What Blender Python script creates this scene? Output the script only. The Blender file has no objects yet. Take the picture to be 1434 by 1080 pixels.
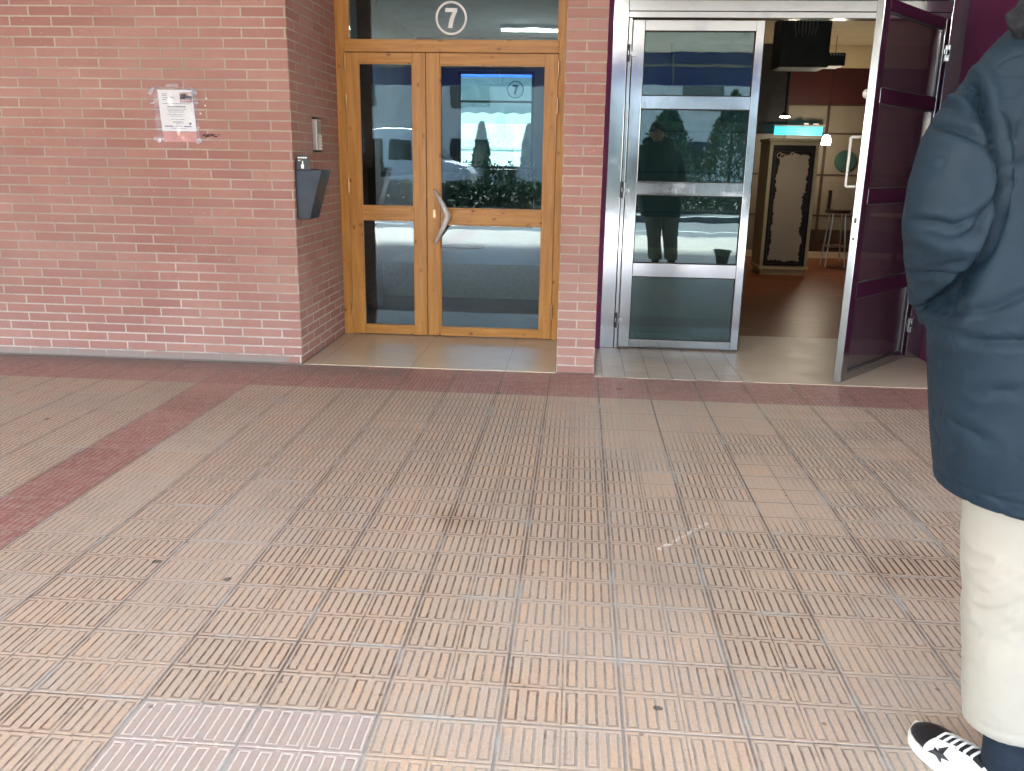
import bpy, bmesh, math, random
import numpy as np
from mathutils import Vector, Matrix, noise as mnoise

random.seed(7)
SC = bpy.context.scene
COL = SC.collection
PI = math.pi

# ------------------------------------------------------------------ shader DSL
class S:
    """a node socket with arithmetic"""
    def __init__(s, g, sock): s.g = g; s.k = sock
    def _m(s, op, *o, clamp=False): return s.g.math(op, s, *o, clamp=clamp)
    def __add__(s, o): return s._m('ADD', o)
    __radd__ = __add__
    def __sub__(s, o): return s._m('SUBTRACT', o)
    def __rsub__(s, o): return s.g.math('SUBTRACT', o, s)
    def __mul__(s, o): return s._m('MULTIPLY', o)
    __rmul__ = __mul__
    def __truediv__(s, o): return s._m('DIVIDE', o)
    def floor(s): return s._m('FLOOR')
    def fract(s): return s._m('FRACT')
    def abs(s): return s._m('ABSOLUTE')
    def min(s, o): return s._m('MINIMUM', o)
    def max(s, o): return s._m('MAXIMUM', o)
    def lt(s, o): return s._m('LESS_THAN', o)
    def gt(s, o): return s._m('GREATER_THAN', o)
    def mod(s, o): return s._m('FLOORED_MODULO', o)
    def clamp(s): return s._m('ADD', 0.0, clamp=True)
    def step(s, a, b):
        n = s.g.nt.nodes.new('ShaderNodeMapRange'); n.interpolation_type = 'SMOOTHSTEP'
        s.g.link(s, n.inputs[0]); n.inputs[1].default_value = a; n.inputs[2].default_value = b
        return S(s.g, n.outputs[0])

class G:
    def __init__(g, name, coords='pos'):
        g.m = bpy.data.materials.new(name); g.m.use_nodes = True
        g.nt = g.m.node_tree; g.nt.nodes.clear()
        g.out = g.nt.nodes.new('ShaderNodeOutputMaterial')
        g.b = g.nt.nodes.new('ShaderNodeBsdfPrincipled')
        g.nt.links.new(g.b.outputs[0], g.out.inputs[0])
        if coords == 'obj':
            n = g.nt.nodes.new('ShaderNodeTexCoord'); g.P = S(g, n.outputs['Object'])
        else:
            n = g.nt.nodes.new('ShaderNodeNewGeometry'); g.P = S(g, n.outputs['Position'])
        sp = g.nt.nodes.new('ShaderNodeSeparateXYZ'); g.link(g.P, sp.inputs[0])
        g.x, g.y, g.z = (S(g, o) for o in sp.outputs)
    def link(g, a, sock):
        if isinstance(a, S): g.nt.links.new(a.k, sock)
        elif isinstance(a, (tuple, list)): sock.default_value = tuple(a) + ((1.0,) if len(a) == 3 and len(sock.default_value) == 4 else ())
        else: sock.default_value = a
    def math(g, op, *a, clamp=False):
        n = g.nt.nodes.new('ShaderNodeMath'); n.operation = op; n.use_clamp = clamp
        for i, v in enumerate(a): g.link(v, n.inputs[i])
        return S(g, n.outputs[0])
    def xyz(g, x, y, z):
        n = g.nt.nodes.new('ShaderNodeCombineXYZ')
        for i, v in enumerate((x, y, z)): g.link(v, n.inputs[i])
        return S(g, n.outputs[0])
    def noise(g, scale, vec=None, detail=3, rough=.55, dist=0):
        n = g.nt.nodes.new('ShaderNodeTexNoise')
        g.link(vec or g.P, n.inputs['Vector'])
        for k, v in (('Scale', scale), ('Detail', detail), ('Roughness', rough), ('Distortion', dist)): n.inputs[k].default_value = v
        return S(g, n.outputs[0])
    def voro(g, scale, vec=None, feat='F1', out='Distance', rnd=1):
        n = g.nt.nodes.new('ShaderNodeTexVoronoi'); n.feature = feat
        g.link(vec or g.P, n.inputs['Vector']); n.inputs['Scale'].default_value = scale
        n.inputs['Randomness'].default_value = rnd
        return S(g, n.outputs[out])
    def white(g, vec):
        n = g.nt.nodes.new('ShaderNodeTexWhiteNoise'); n.noise_dimensions = '3D'
        g.link(vec, n.inputs['Vector']); return S(g, n.outputs[0])
    def mix(g, f, a, b, mode='MIX'):
        n = g.nt.nodes.new('ShaderNodeMix'); n.data_type = 'RGBA'; n.blend_type = mode
        g.link(f, n.inputs[0]); g.link(a, n.inputs[6]); g.link(b, n.inputs[7])
        return S(g, n.outputs[2])
    def set(g, **k):
        for n, v in k.items():
            nm = {'col': 'Base Color', 'rough': 'Roughness', 'metal': 'Metallic', 'spec': 'Specular IOR Level',
                  'coat': 'Coat Weight', 'coatr': 'Coat Roughness', 'sheen': 'Sheen Weight', 'emit': 'Emission Color', 'es': 'Emission Strength'}[n]
            g.link(v, g.b.inputs[nm])
        return g
    def bump(g, h, dist=.002, strength=1.0):
        n = g.nt.nodes.new('ShaderNodeBump'); n.inputs['Distance'].default_value = dist
        n.inputs['Strength'].default_value = strength; g.link(h, n.inputs['Height'])
        g.nt.links.new(n.outputs[0], g.b.inputs['Normal']); return g

def paint(name, col, rough=.5, var=.12, scale=6, bump=0, bscale=80, metal=0, coords='pos', spec=.5):
    g = G(name, coords)
    n = g.noise(scale, detail=4)
    dark = tuple(c * (1 - var) for c in col); lite = tuple(min(1, c * (1 + var)) for c in col)
    g.set(col=g.mix(n.step(.3, .7), dark, lite), rough=rough, metal=metal, spec=spec)
    if bump: g.bump(g.noise(bscale, detail=3), bump)
    return g.m

def glow(name, col, strength):
    g = G(name); g.set(col=col, emit=col, es=strength, rough=.4); return g.m

def glass(name, tint, refl0, rough=0.0, film=0.0, filmcol=(.3, .45, .47), gcol=(1, 1, 1)):
    g = G(name); nt = g.nt
    nt.nodes.remove(g.b)
    tr = nt.nodes.new('ShaderNodeBsdfTransparent'); tr.inputs[0].default_value = (*tint, 1)
    gl = nt.nodes.new('ShaderNodeBsdfGlossy'); gl.inputs[0].default_value = (*gcol, 1); gl.inputs['Roughness'].default_value = rough
    fr = nt.nodes.new('ShaderNodeFresnel'); fr.inputs[0].default_value = 1.5
    # a pane very slightly out of true, as float glass in a frame is
    bp = nt.nodes.new('ShaderNodeBump'); bp.inputs['Distance'].default_value = .004; bp.inputs['Strength'].default_value = .06
    nt.links.new(g.noise(5, detail=1).k, bp.inputs['Height']); nt.links.new(bp.outputs[0], gl.inputs['Normal'])
    f = (S(g, fr.outputs[0]) * .8 + refl0)
    mx = nt.nodes.new('ShaderNodeMixShader'); g.link(f.clamp(), mx.inputs[0])
    nt.links.new(tr.outputs[0], mx.inputs[1]); nt.links.new(gl.outputs[0], mx.inputs[2])
    if film:
        df = nt.nodes.new('ShaderNodeBsdfDiffuse'); df.inputs[0].default_value = (*filmcol, 1)
        m2 = nt.nodes.new('ShaderNodeMixShader'); g.link(g.noise(3, detail=5) * (film * 2), m2.inputs[0])
        nt.links.new(mx.outputs[0], m2.inputs[1]); nt.links.new(df.outputs[0], m2.inputs[2]); mx = m2
    nt.links.new(mx.outputs[0], g.out.inputs[0]); return g.m

def floor_material():
    g = G('ribbed_cement_tiles'); x, y = g.x, g.y
    wob = (g.noise(38, detail=2) - .5) * .0035
    U = (x - .15) / .3; V = (y - 1.787) / .3
    tu, tv = U.floor(), V.floor()
    a = (U * 2).fract() * .15; b = (V * 2).fract() * .15
    sub = (a / .05).floor(); c = (a / .05).fract()
    p = (c - .5).abs() * .05 + wob; q = (b - .075).abs() + wob
    d = (p - .0122).max(q - .0605)
    inside = d.lt(0)
    gr = (1 - d.abs().step(.0014, .0044)) * (1 - (q - .0585).step(0, .002) * .45)
    eu = a.min(.15 - a) + wob * .6; ev = b.min(.15 - b) + wob * .6
    mid = (1 - eu.step(.0008, .0028)).max(1 - ev.step(.001, .0036))
    fu, fv = U.fract() * .3, V.fract() * .3
    ju = fu.min(.3 - fu); jv = fv.min(.3 - fv)
    joint = 1 - (ju.min(jv) + wob * .4).step(.0018, .0046)
    nub = ev.lt(.0068) * (c.min(1 - c) * .05).lt(.0042)
    trnd = g.white(g.xyz(tu, tv, 3.3)); trnd2 = g.white(g.xyz(tu, tv, 8.1))
    brnd = g.white(g.xyz((U * 2).floor() * 7 + sub + inside * .37, (V * 2).floor(), 1.7))
    # wear: worn flat in places (mostly where people walk to the shop door)
    wn = g.noise(1.1, detail=3)
    tread = (1 - ((x - 1.15).abs() * .8 + (y - 3.6).abs() * .55).step(.25, 1.35))
    vis = (wn + (trnd - .5) * .26 - tread * .20).step(.14, .36)
    fine = g.noise(21, detail=3).step(.36, .58)
    brk = g.noise(1.0, vec=g.xyz(x * 70, y * 26, 0), detail=2).step(.36, .52)
    vis = vis * (.42 + fine * .18 + brk * .40)
    # groove filling: brown dirt in some places, grey cement in others
    gm = (g.noise(.75, detail=2) + (trnd2 - .5) * .22 + (g.noise(16) - .5) * .35)
    # nearer the street the grooves are filled grey
    gm = (gm + (2.6 - y) * .12).step(.42, .62)
    gcol = g.mix(gm, (.10, .062, .042), (.30, .285, .265))
    gcol = g.mix(g.noise(9).step(.60, .72) * .8, gcol, (.06, .032, .018))
    pale = (y + (g.noise(1.2) - .5) * 2.2 - (x - .35).abs() * 1.3).step(3.2, 4.2)
    gcol = g.mix(pale * .75, gcol, (.62, .56, .50))
    # tile colours
    base = g.mix(trnd, (.49, .38, .295), (.455, .37, .30))
    base = g.mix(brnd.step(.35, 1.0) * (.25 + inside * .4) * g.noise(7, detail=3).step(.3, .6), base, (.56, .39, .265))
    base = g.mix(g.noise(2.2, detail=5).step(.44, .68) * .6, base, (.42, .365, .315))
    base = g.mix(g.noise(9, detail=5, rough=.7).step(.50, .66) * .38, base, (.44, .40, .36))
    base = g.mix(g.noise(120, detail=2).step(.45, .8) * .35, base, (.30, .21, .155))
    redm = ((x + 2.25).gt(0) * (x + 1.95).lt(0)).max(y.gt(4.787))
    red = g.mix(trnd2, (.33, .145, .13), (.39, .185, .165))
    red = g.mix(g.noise(26, detail=4).step(.42, .66) * .5, red, (.43, .30, .26))
    base = g.mix(redm, base, red)
    pink = (tu.gt(-4.5) * tu.lt(-2.5)) * tv.lt(-.5) * tv.gt(-3.5)
    base = g.mix(pink, base, g.mix(g.noise(30, detail=4).step(.35, .7), g.mix(brnd, (.36, .285, .265), (.42, .335, .31)), (.36, .325, .31)))
    gcol = g.mix(pink, gcol, (.66, .62, .58))
    gcol = g.mix(redm * .6, gcol, g.mix(gm, (.13, .05, .045), (.46, .34, .31)))
    # dirt along the foot of the wall
    foot = (y + (g.noise(6) - .5) * .25).step(4.95, 5.34) * (x + (g.noise(2) - .5) * 2).lt(-1.2)
    vis2 = vis.max(pink * .9)
    rim = (1 - (d.abs() - .0062).abs().step(.0006, .0022)) * g.noise(13, detail=3).step(.40, .62) * (1 - pink)  # pale cement-toned groove edges, highlights painted in because the bump shades weakly
    tot = (gr * vis2).max(mid * (.5 + .4 * fine)).max(nub * vis2 * .7)
    colr = g.mix(rim * .5, base, (.50, .47, .44))
    colr = g.mix(tot * .92, colr, gcol)
    jU = 1 - (ju + wob * .8).step(.0022, .0056); jV = 1 - (jv + wob * .8).step(.0012, .0040)
    colr = g.mix(jV * .75, colr, g.mix(gm, (.19, .155, .13), (.42, .42, .41)))
    colr = g.mix(jU * .74, colr, g.mix(gm, (.10, .085, .075), (.23, .24, .24)))
    # grey cement smears over the joints
    smear = (1 - ju.min(jv).step(.003, .016)) * (1 - redm * .8) * g.noise(5.5, detail=4).step(.50, .66)
    colr = g.mix(smear * .7, colr, (.40, .42, .42))
    colr = g.mix(g.noise(75, detail=4, rough=.75).step(.52, .68) * .30, colr, (.24, .175, .13))
    colr = g.mix(g.noise(.55, detail=4).step(.50, .68) * .28, colr, (.26, .205, .165))
    # brown stained pockets
    for (sx, sy, sr) in ((-.42, 2.98, .13), (1.22, 2.72, .26)):
        dd = g.math('SQRT', (x - sx) * (x - sx) + (y - sy) * (y - sy))
        st = (1 - (dd + (g.noise(7) - .5) * .2).step(sr * .4, sr)) * (.18 + gr * .82)
        colr = g.mix(st * .92, colr, (.11, .04, .014))
    # trodden chewing gum, small dark spots
    vd = g.voro(3.1); vc = g.voro(3.1, out='Color')
    vs = g.nt.nodes.new('ShaderNodeSeparateColor'); g.link(vc, vs.inputs[0])
    gum = (vd + (g.noise(30) - .5) * .05).lt(S(g, vs.outputs[0]) * .060 + .006) * S(g, vs.outputs[1]).gt(.30)
    colr = g.mix(gum * .8, colr, (.05, .052, .05))
    vd2 = g.voro(11); dots = vd2.lt(.075) * g.noise(3).gt(.50)
    colr = g.mix(dots * .6, colr, (.075, .05, .04))
    # a white scuff
    sx, sy = (x - .43) * .62 + (y - 2.93) * .78, (x - .43) * .78 - (y - 2.93) * .62
    scuff = (sx.abs().lt(.17) * (sy + (g.noise(14) - .5) * .03).abs().lt(.009)) * g.noise(48).gt(.5) * (1 - gr)
    colr = g.mix(scuff * .8, colr, (.75, .74, .72))
    colr = g.mix(foot * .7, colr, (.17, .14, .13))
    g.set(col=colr, rough=.40 + (1 - vis) * .12 + g.noise(3) * .12, spec=.5)
    h = 1 - (gr * (.25 + vis2 * .75)).max(joint).max(mid * .55)
    g.bump(h * 1.0 + g.noise(160, detail=2) * .12 + g.noise(2.5) * .35 + (fu * (trnd - .5) + fv * (trnd2 - .5)) * 5.0, .0036, .9)
    return g.m

def brick_material(name, axis, L, x0, warm=0.0):
    g = G(name); s = g.x if axis == 'x' else g.y; z = g.z; H = .0592
    wob = (g.noise(30, detail=3) - .5) * .005
    R = (z + .0005) / H; row = R.floor()
    C = (s - x0) / L + (row.mod(2)) * .5 + (g.white(g.xyz(row, 0, 5)) - .5) * (.0 if L < .25 else .10)
    cu = C.floor(); fu = C.fract() * L; fv = R.fract() * H
    d = (fu.min(L - fu)).min(fv.min(H - fv)) + wob
    bm = d.step(.0032, .0062)
    rn = g.white(g.xyz(cu, row, 2.2)); rn2 = g.white(g.xyz(cu, row, 9.2))
    col = g.mix(rn, (.31, .145, .125), (.395, .21, .18))
    col = g.mix(rn2.step(.6, 1) * .6, col, (.32, .155, .145))
    col = g.mix(g.noise(18, detail=5).step(.4, .75) * .35, col, (.30, .14, .13))
    col = g.mix(g.noise(1.3, detail=4).step(.35, .75) * .42, col, (.45, .29, .255))
    mort = g.mix(g.noise(2.1, detail=3).step(.35, .7), (.34, .295, .245), (.46, .41, .35))
    low = (1 - (z + (g.noise(1.7) - .5) * .9).step(.15, .75)) * g.noise(5).step(.30, .5)
    mort = g.mix(low * .5, mort, (.70, .66, .62))
    # joints half hidden by dust, and dusty bricks
    dust = g.noise(.9, detail=5).step(.45, .72)
    colr = g.mix(bm, mort, col)
    colr = g.mix(dust * .28, colr, (.38, .27, .23))
    pits = g.voro(26).lt(.10) * g.noise(4).gt(.60)
    colr = g.mix(pits * .6, colr, (.55, .46, .42))
    sc = g.noise(5, vec=g.xyz(g.x * 1.2, g.y * 1.2, z * 14), detail=4).gt(.705)
    colr = g.mix(sc * .5, colr, (.55, .42, .37))
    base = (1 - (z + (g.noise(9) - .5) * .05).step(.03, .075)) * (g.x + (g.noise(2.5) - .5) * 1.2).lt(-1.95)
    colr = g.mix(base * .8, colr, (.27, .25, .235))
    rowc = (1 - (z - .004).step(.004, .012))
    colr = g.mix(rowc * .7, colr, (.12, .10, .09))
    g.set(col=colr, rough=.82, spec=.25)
    g.bump(bm * 1.0 + rn * .25 + g.noise(110, detail=3) * .18, .0035, .8)
    return g.m

def wood_material(name, axis):
    g = G(name); x, y, z = g.x, g.y, g.z
    if axis == 'z': u, v = z, x
    else: u, v = x, z
    st = g.xyz(v * 26, y * 8, u * 1.6)
    gr = g.noise(1.6, vec=st, detail=5, rough=.62, dist=.5)
    fine = g.noise(6, vec=g.xyz(v * 60, y * 10, u * 3), detail=2)
    col = g.mix(gr.step(.3, .72), (.64, .325, .085), (.48, .21, .045))
    col = g.mix(fine.step(.5, .75) * .3, col, (.40, .19, .055))
    kn = g.xyz(v * 15 + 3.3, y * 3, u * 9)
    kd = g.voro(1.0, vec=kn); kc = g.voro(1.0, vec=kn, out='Color')
    ks = g.nt.nodes.new('ShaderNodeSeparateColor'); g.link(kc, ks.inputs[0])
    on = S(g, ks.outputs[0]).gt(.35)
    kdn = kd + (g.noise(24) - .5) * .09
    col = g.mix((1 - kdn.step(.05, .26)) * on * .75, col, (.27, .10, .025))
    col = g.mix((1 - kdn.step(.03, .11)) * on * .95, col, (.10, .035, .010))
    g.set(col=col, rough=.36, spec=.5)
    g.bump(gr * .5 + fine * .5, .0006, .5)
    return g.m

def steel_material(name, rough=.09, wav=.0012, tint=(.45, .48, .495)):
    g = G(name)
    br = g.noise(3, vec=g.xyz(g.x * 30, g.y * 30, g.z * 1.2), detail=3)
    sm = g.noise(5, detail=4)
    g.set(col=g.mix(sm.step(.4, .75) * .4, tint, tuple(c * .8 for c in tint)), metal=1.0, rough=rough + br * .06 + sm.step(.55, .8) * .16)
    g.bump(g.noise(4.0, detail=1, dist=.8) + g.noise(2, vec=g.xyz(g.x * 90, g.y * 90, g.z * 2)) * .05, wav, .6)
    return g.m

def slab_material():
    g = G('cream_marble')
    n = g.noise(2.5, detail=6, dist=1.5); v = g.noise(1.2, detail=5, dist=3)
    col = g.mix(n.step(.3, .75), (.56, .47, .36), (.53, .44, .335))
    col = g.mix((1 - (v - .5).abs().step(.0, .02)) * .15, col, (.44, .36, .28))
    jx = ((g.x + 1.066) / .62).fract(); ln = jx.min(1 - jx).lt(.003)
    col = g.mix(ln * .7, col, (.22, .17, .12))
    col = g.mix(g.noise(7, detail=5).step(.52, .72) * .15, col, (.45, .39, .32))
    g.set(col=col, rough=.20 + g.noise(2, detail=2) * .10, spec=.5)
    g.bump(g.noise(5, detail=1), .0006, .2)
    return g.m

def sill_tiles_material():
    g = G('shop_threshold_tiles'); x, y = g.x, g.y
    small = x.lt(1.13)
    U = (x - .18) / .148; V = (y - 5.27) / .30
    V2 = V + (U.floor().mod(2)) * .5
    a = U.fract(); b = V2.fract()
    j = (a.min(1 - a) * .148).min(b.min(1 - b) * .30)
    m = (1 - j.step(.002, .0055)) * small
    r = g.white(g.xyz(U.floor(), V2.floor(), 1))
    col = g.mix(r, (.52, .45, .38), (.45, .39, .33))
    col = g.mix(1 - small, col, g.mix(g.noise(4, detail=5, vec=g.xyz(x, y * 4, 0)), (.52, .43, .33), (.45, .37, .29)))
    col = g.mix(m * .75, col, (.20, .17, .15))
    col = g.mix(g.noise(9, detail=5).step(.5, .75) * .4, col, (.38, .33, .29))
    g.set(col=col, rough=.28 + g.noise(5, detail=4) * .25)
    g.bump(1 - m + g.noise(70) * .1, .0015, .6)
    return g.m

def plank_material():
    g = G('brown_plank_floor'); x, y = g.x, g.y
    V = y / .14; r = V.floor(); U = x / .9 + g.white(g.xyz(r, 0, 4))
    c = g.white(g.xyz(U.floor(), r, 1)); n = g.noise(2, vec=g.xyz(x * 2, y * 22, 0), detail=4)
    col = g.mix(c, (.24, .072, .03), (.31, .10, .04)); col = g.mix(n.step(.4, .8) * .5, col, (.07, .025, .012))
    fj = V.fract(); col = g.mix(fj.min(1 - fj).lt(.02), col, (.03, .014, .008))
    g.set(col=col, rough=.30 + n * .12, spec=.14); g.bump(n, .0006, .4); return g.m

def cloth(name, col, rough=.7, weave=900, var=.1, sheen=.2, bump=.0006, big=6):
    g = G(name); n = g.noise(big, detail=4)
    g.set(col=g.mix(n.step(.3, .7), tuple(c * (1 - var) for c in col), tuple(c * (1 + var) for c in col)), rough=rough, sheen=sheen, spec=.22)
    g.bump(g.noise(weave, detail=1) * .5 + g.noise(60, detail=3) * .6, bump, .7)
    return g.m

# ------------------------------------------------------------------ mesh helpers
class MB:
    def __init__(s): s.v = []; s.f = []; s.mi = []
    def face(s, idx, mi=0): s.f.append(tuple(idx)); s.mi.append(mi)
    def box(s, x0, x1, y0, y1, z0, z1, mi=0):
        b = len(s.v)
        s.v += [(x0, y0, z0), (x1, y0, z0), (x1, y1, z0), (x0, y1, z0), (x0, y0, z1), (x1, y0, z1), (x1, y1, z1), (x0, y1, z1)]
        for q in ((0, 3, 2, 1), (4, 5, 6, 7), (0, 1, 5, 4), (1, 2, 6, 5), (2, 3, 7, 6), (3, 0, 4, 7)): s.face([b + i for i in q], mi)
        return s
    def loft(s, rings, mi=0, cap=True):
        b = len(s.v); n = len(rings[0])
        for r in rings: s.v += [tuple(p) for p in r]
        for k in range(len(rings) - 1):
            for i in range(n):
                j = (i + 1) % n
                s.face((b + k * n + i, b + k * n + j, b + (k + 1) * n + j, b + (k + 1) * n + i), mi)
        if cap:
            s.face([b + i for i in range(n)][::-1], mi); s.face([b + (len(rings) - 1) * n + i for i in range(n)], mi)
        return s
    def tube(s, pts, rad, seg=12, mi=0, flat=1.0):
        pts = [Vector(p) for p in pts]; rings = []
        if not hasattr(rad, '__len__'): rad = [rad] * len(pts)
        up = None
        for i, p in enumerate(pts):
            t = (pts[min(i + 1, len(pts) - 1)] - pts[max(i - 1, 0)]).normalized()
            if up is None: up = Vector((0, 0, 1)) if abs(t.z) < .9 else Vector((0, 1, 0))
            a = t.cross(up).normalized(); b = a.cross(t).normalized(); up = b
            rings.append([p + a * math.cos(w) * rad[i] + b * math.sin(w) * rad[i] * flat for w in (2 * PI * k / seg for k in range(seg))])
        return s.loft(rings, mi)
    def lathe(s, c, prof, seg=24, mi=0):
        rings = [[(c[0] + r * math.cos(2 * PI * k / seg), c[1] + r * math.sin(2 * PI * k / seg), c[2] + h) for k in range(seg)] for r, h in prof]
        return s.loft(rings, mi)
    def prism(s, poly, to3, d0, d1, mi=0):
        """poly: 2-D outline; to3(u,v,d) -> point"""
        return s.loft([[to3(u, v, d0) for u, v in poly], [to3(u, v, d1) for u, v in poly]], mi)
    def mesh(s, name):
        m = bpy.data.meshes.new(name); m.from_pydata([tuple(map(float, p)) for p in s.v], [], s.f)
        m.polygons.foreach_set('material_index', s.mi)
        bm = bmesh.new(); bm.from_mesh(m); bmesh.ops.recalc_face_normals(bm, faces=bm.faces[:]); bm.to_mesh(m); bm.free()
        return m
    def build(s, name, mats, parent=None, bevel=0, smooth=False, loc=None):
        m = s.mesh(name); o = bpy.data.objects.new(name, m); COL.objects.link(o)
        for mm in (mats if isinstance(mats, (list, tuple)) else [mats]): m.materials.append(mm)
        if parent: o.parent = parent
        if loc: o.location = loc
        if smooth: m.polygons.foreach_set('use_smooth', [True] * len(m.polygons))
        if bevel:
            bv = o.modifiers.new('bevel', 'BEVEL'); bv.width = bevel; bv.segments = 2; bv.limit_method = 'ANGLE'; bv.angle_limit = .7
            bv.harden_normals = False
        return o

def tag(o, label=None, cat=None, group=None, kind=None):
    if label: o['label'] = label
    if cat: o['category'] = cat
    if group: o['group'] = group
    if kind: o['kind'] = kind
    return o
def empty(name, loc=(0, 0, 0), rz=0, **k):
    o = bpy.data.objects.new(name, None); COL.objects.link(o); o.location = loc; o.rotation_euler = (0, 0, rz); o.empty_display_size = .1
    return tag(o, **k)
def frame(name, mat, parent, x0, x1, z0, z1, w, y0, y1):
    def q(i, y): return [(x0 + i, y, z0 + i), (x1 - i, y, z0 + i), (x1 - i, y, z1 - i), (x0 + i, y, z1 - i)]
    return MB().loft([q(0, y0), q(0, y1), q(w, y1), q(w, y0), q(0, y0)], cap=False).build(name, mat, parent)
def bxs(name, mats, parent, *b, bevel=.003):
    return [bxo(name, mats, parent, q, bevel=bevel) for q in b]
def bxo(name, mats, parent, *b, bevel=.003):
    m = MB()
    for q in b: m.box(*q)
    return m.build(name, mats, parent, bevel)
def dup(o, parent=None):
    c = o.copy(); COL.objects.link(c); c.parent = parent
    for ch in list(o.children): dup(ch, c)
    return c
def evaluated(o, name):
    dg = bpy.context.evaluated_depsgraph_get(); dg.update()
    m = bpy.data.meshes.new_from_object(o.evaluated_get(dg)); m.name = name
    return m
def remeshed(mb, name, mats, voxel, parent=None, smooth_it=5, fn=None, loc=None, vfn=None):
    """union the closed shells in mb, smooth, then push the points with fn(co, normal) -> co"""
    t = mb.build('tmp', [], None)
    r = t.modifiers.new('r', 'REMESH'); r.mode = 'VOXEL'; r.voxel_size = voxel
    if smooth_it:
        sm = t.modifiers.new('s', 'SMOOTH'); sm.factor = .5; sm.iterations = smooth_it
    m = evaluated(t, name); bpy.data.objects.remove(t)
    if fn:
        nn = [Vector(v.normal) for v in m.vertices]
        for v, n in zip(m.vertices, nn): v.co = fn(v.co.copy(), n)
    if vfn:
        C = np.empty(len(m.vertices) * 3); m.vertices.foreach_get('co', C); N = np.array([v.normal[:] for v in m.vertices])
        m.vertices.foreach_set('co', vfn(C.reshape(-1, 3), N).ravel()); m.update()
    m.polygons.foreach_set('use_smooth', [True] * len(m.polygons))
    m.materials.clear()
    for mm in (mats if isinstance(mats, (list, tuple)) else [mats]): m.materials.append(mm)
    o = bpy.data.objects.new(name, m); COL.objects.link(o)
    if parent: o.parent = parent
    if loc: o.location = loc
    return o
def ell(cx, cy, z, rx, ry, n=32, pw=1.0, ph=0):
    out = []
    for k in range(n):
        w = 2 * PI * k / n + ph; c, s_ = math.cos(w), math.sin(w)
        out.append((cx + rx * math.copysign(abs(c) ** pw, c), cy + ry * math.copysign(abs(s_) ** pw, s_), z))
    return out

# ------------------------------------------------------------------ materials
M = {}
M['floor'] = floor_material()
M['brick'] = brick_material('red_brick_wall', 'x', .266, -2.59)
M['brick_y'] = brick_material('red_brick_return', 'y', .266, 5.33)
M['brick_pier'] = brick_material('red_brick_pier', 'x', .2425, -.115)
M['wood_v'] = wood_material('knotty_pine_upright', 'z'); M['wood_h'] = wood_material('knotty_pine_rail', 'x')
M['steel'] = steel_material('stainless_steel'); M['silver'] = paint('silver_lacquer', (.66, .67, .66), .28, .05, 20, spec=.8)
M['satin'] = steel_material('satin_steel', .3, .001, (.72, .72, .70))
M['chrome'] = steel_material('polished_steel', .12, .002)
M['slab'] = slab_material(); M['sill'] = sill_tiles_material(); M['plank'] = plank_material()
M['glass'] = glass('clear_glass', (.74, .82, .82), .02, gcol=(.82, .96, 1))
M['glass_lo'] = glass('rear_glass', (.36, .46, .48), .02)
M['film'] = glass('tinted_glass', (.30, .46, .47), .055, film=.035, filmcol=(.22, .50, .54), gcol=(.82, 1, 1))
M['film_haze'] = glass('open_leaf_glass', (.70, .68, .70), .085, film=.03, filmcol=(.42, .36, .42))  # purple-grey diffuse layer paints in the pier's reflection and haze
M['purple'] = paint('purple_paint', (.150, .028, .092), .65, .07, 5, .0006, 60, spec=.2)
M['white'] = paint('white_paper', (.78, .80, .80), .6, .03)
M['ink'] = paint('black_ink', (.03, .03, .035), .7, .1)
M['blueink'] = paint('blue_ink', (.05, .06, .25), .7, .1)
M['black'] = paint('black_metal', (.02, .02, .022), .35, .3, 8, .0005, 40)
M['gun'] = paint('dark_blue_grey_metal', (.012, .022, .036), .30, .35, 7, .002, 9, spec=.35)
M['grey'] = paint('grey_metal', (.30, .30, .29), .4, .15)
M['rubber'] = paint('dark_rubber', (.025, .025, .025), .7, .2)
M['copper'] = paint('coppery_hinge_metal', (.62, .36, .20), .3, .2, 10, metal=1)
M['numeral'] = paint('white_vinyl', (.90, .91, .88), .5, .03)
M['soffit'] = paint('off_white_soffit', (.66, .69, .68), .8, .08, 3, .001, 40)
M['blue'] = paint('blue_enamel', (.04, .06, .30), .3, .15, 3)
M['bluepost'] = paint('bright_blue_enamel', (.05, .16, .70), .35, .1, 3)
M['asphalt'] = paint('asphalt', (.085, .088, .092), .85, .25, 8, .004, 120)
M['kerb'] = paint('granite_kerb', (.36, .35, .34), .7, .15, 20, .001, 90)
M['concrete'] = paint('pale_concrete', (.48, .47, .44), .8, .12, 4, .002, 60)
M['cream'] = paint('cream_paint', (.68, .57, .36), .5, .06, 3)
M['panel'] = paint('beige_wall_panel', (.20, .165, .12), .5, .08, 3)
M['maroon'] = paint('maroon_paint', (.055, .009, .009), .5, .15, 3)
M['darkwall'] = paint('olive_grey_wall', (.13, .125, .095), .6, .12, 2)
M['darkbrown'] = paint('dark_brown_wood', (.055, .032, .02), .4, .25, 5)
M['cabinet'] = paint('olive_cream_cabinet', (.52, .48, .31), .5, .07, 4)
M['poster'] = paint('grey_beige_board', (.44, .39, .31), .6, .05, 3)
M['screen'] = glow('cyan_backlit_panel', (.05, .62, .80), .085)
M['lamp'] = glow('lit_lamp_glass', (1.0, .86, .66), 15)
M['tube'] = glow('fluorescent_tube', (1.0, .97, .90), 9)
M['leaf'] = paint('conifer_leaf', (.035, .075, .030), .7, .45, 3)
M['hedge'] = paint('hedge_leaf', (.045, .085, .030), .7, .45, 4)
M['trunk'] = paint('tree_bark', (.10, .07, .045), .9, .3, 12, .004, 30)
M['vanwhite'] = paint('white_van_paint', (.72, .74, .72), .3, .03)
M['vanred'] = paint('red_lamp_lens', (.4, .02, .02), .3, .1)
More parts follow.
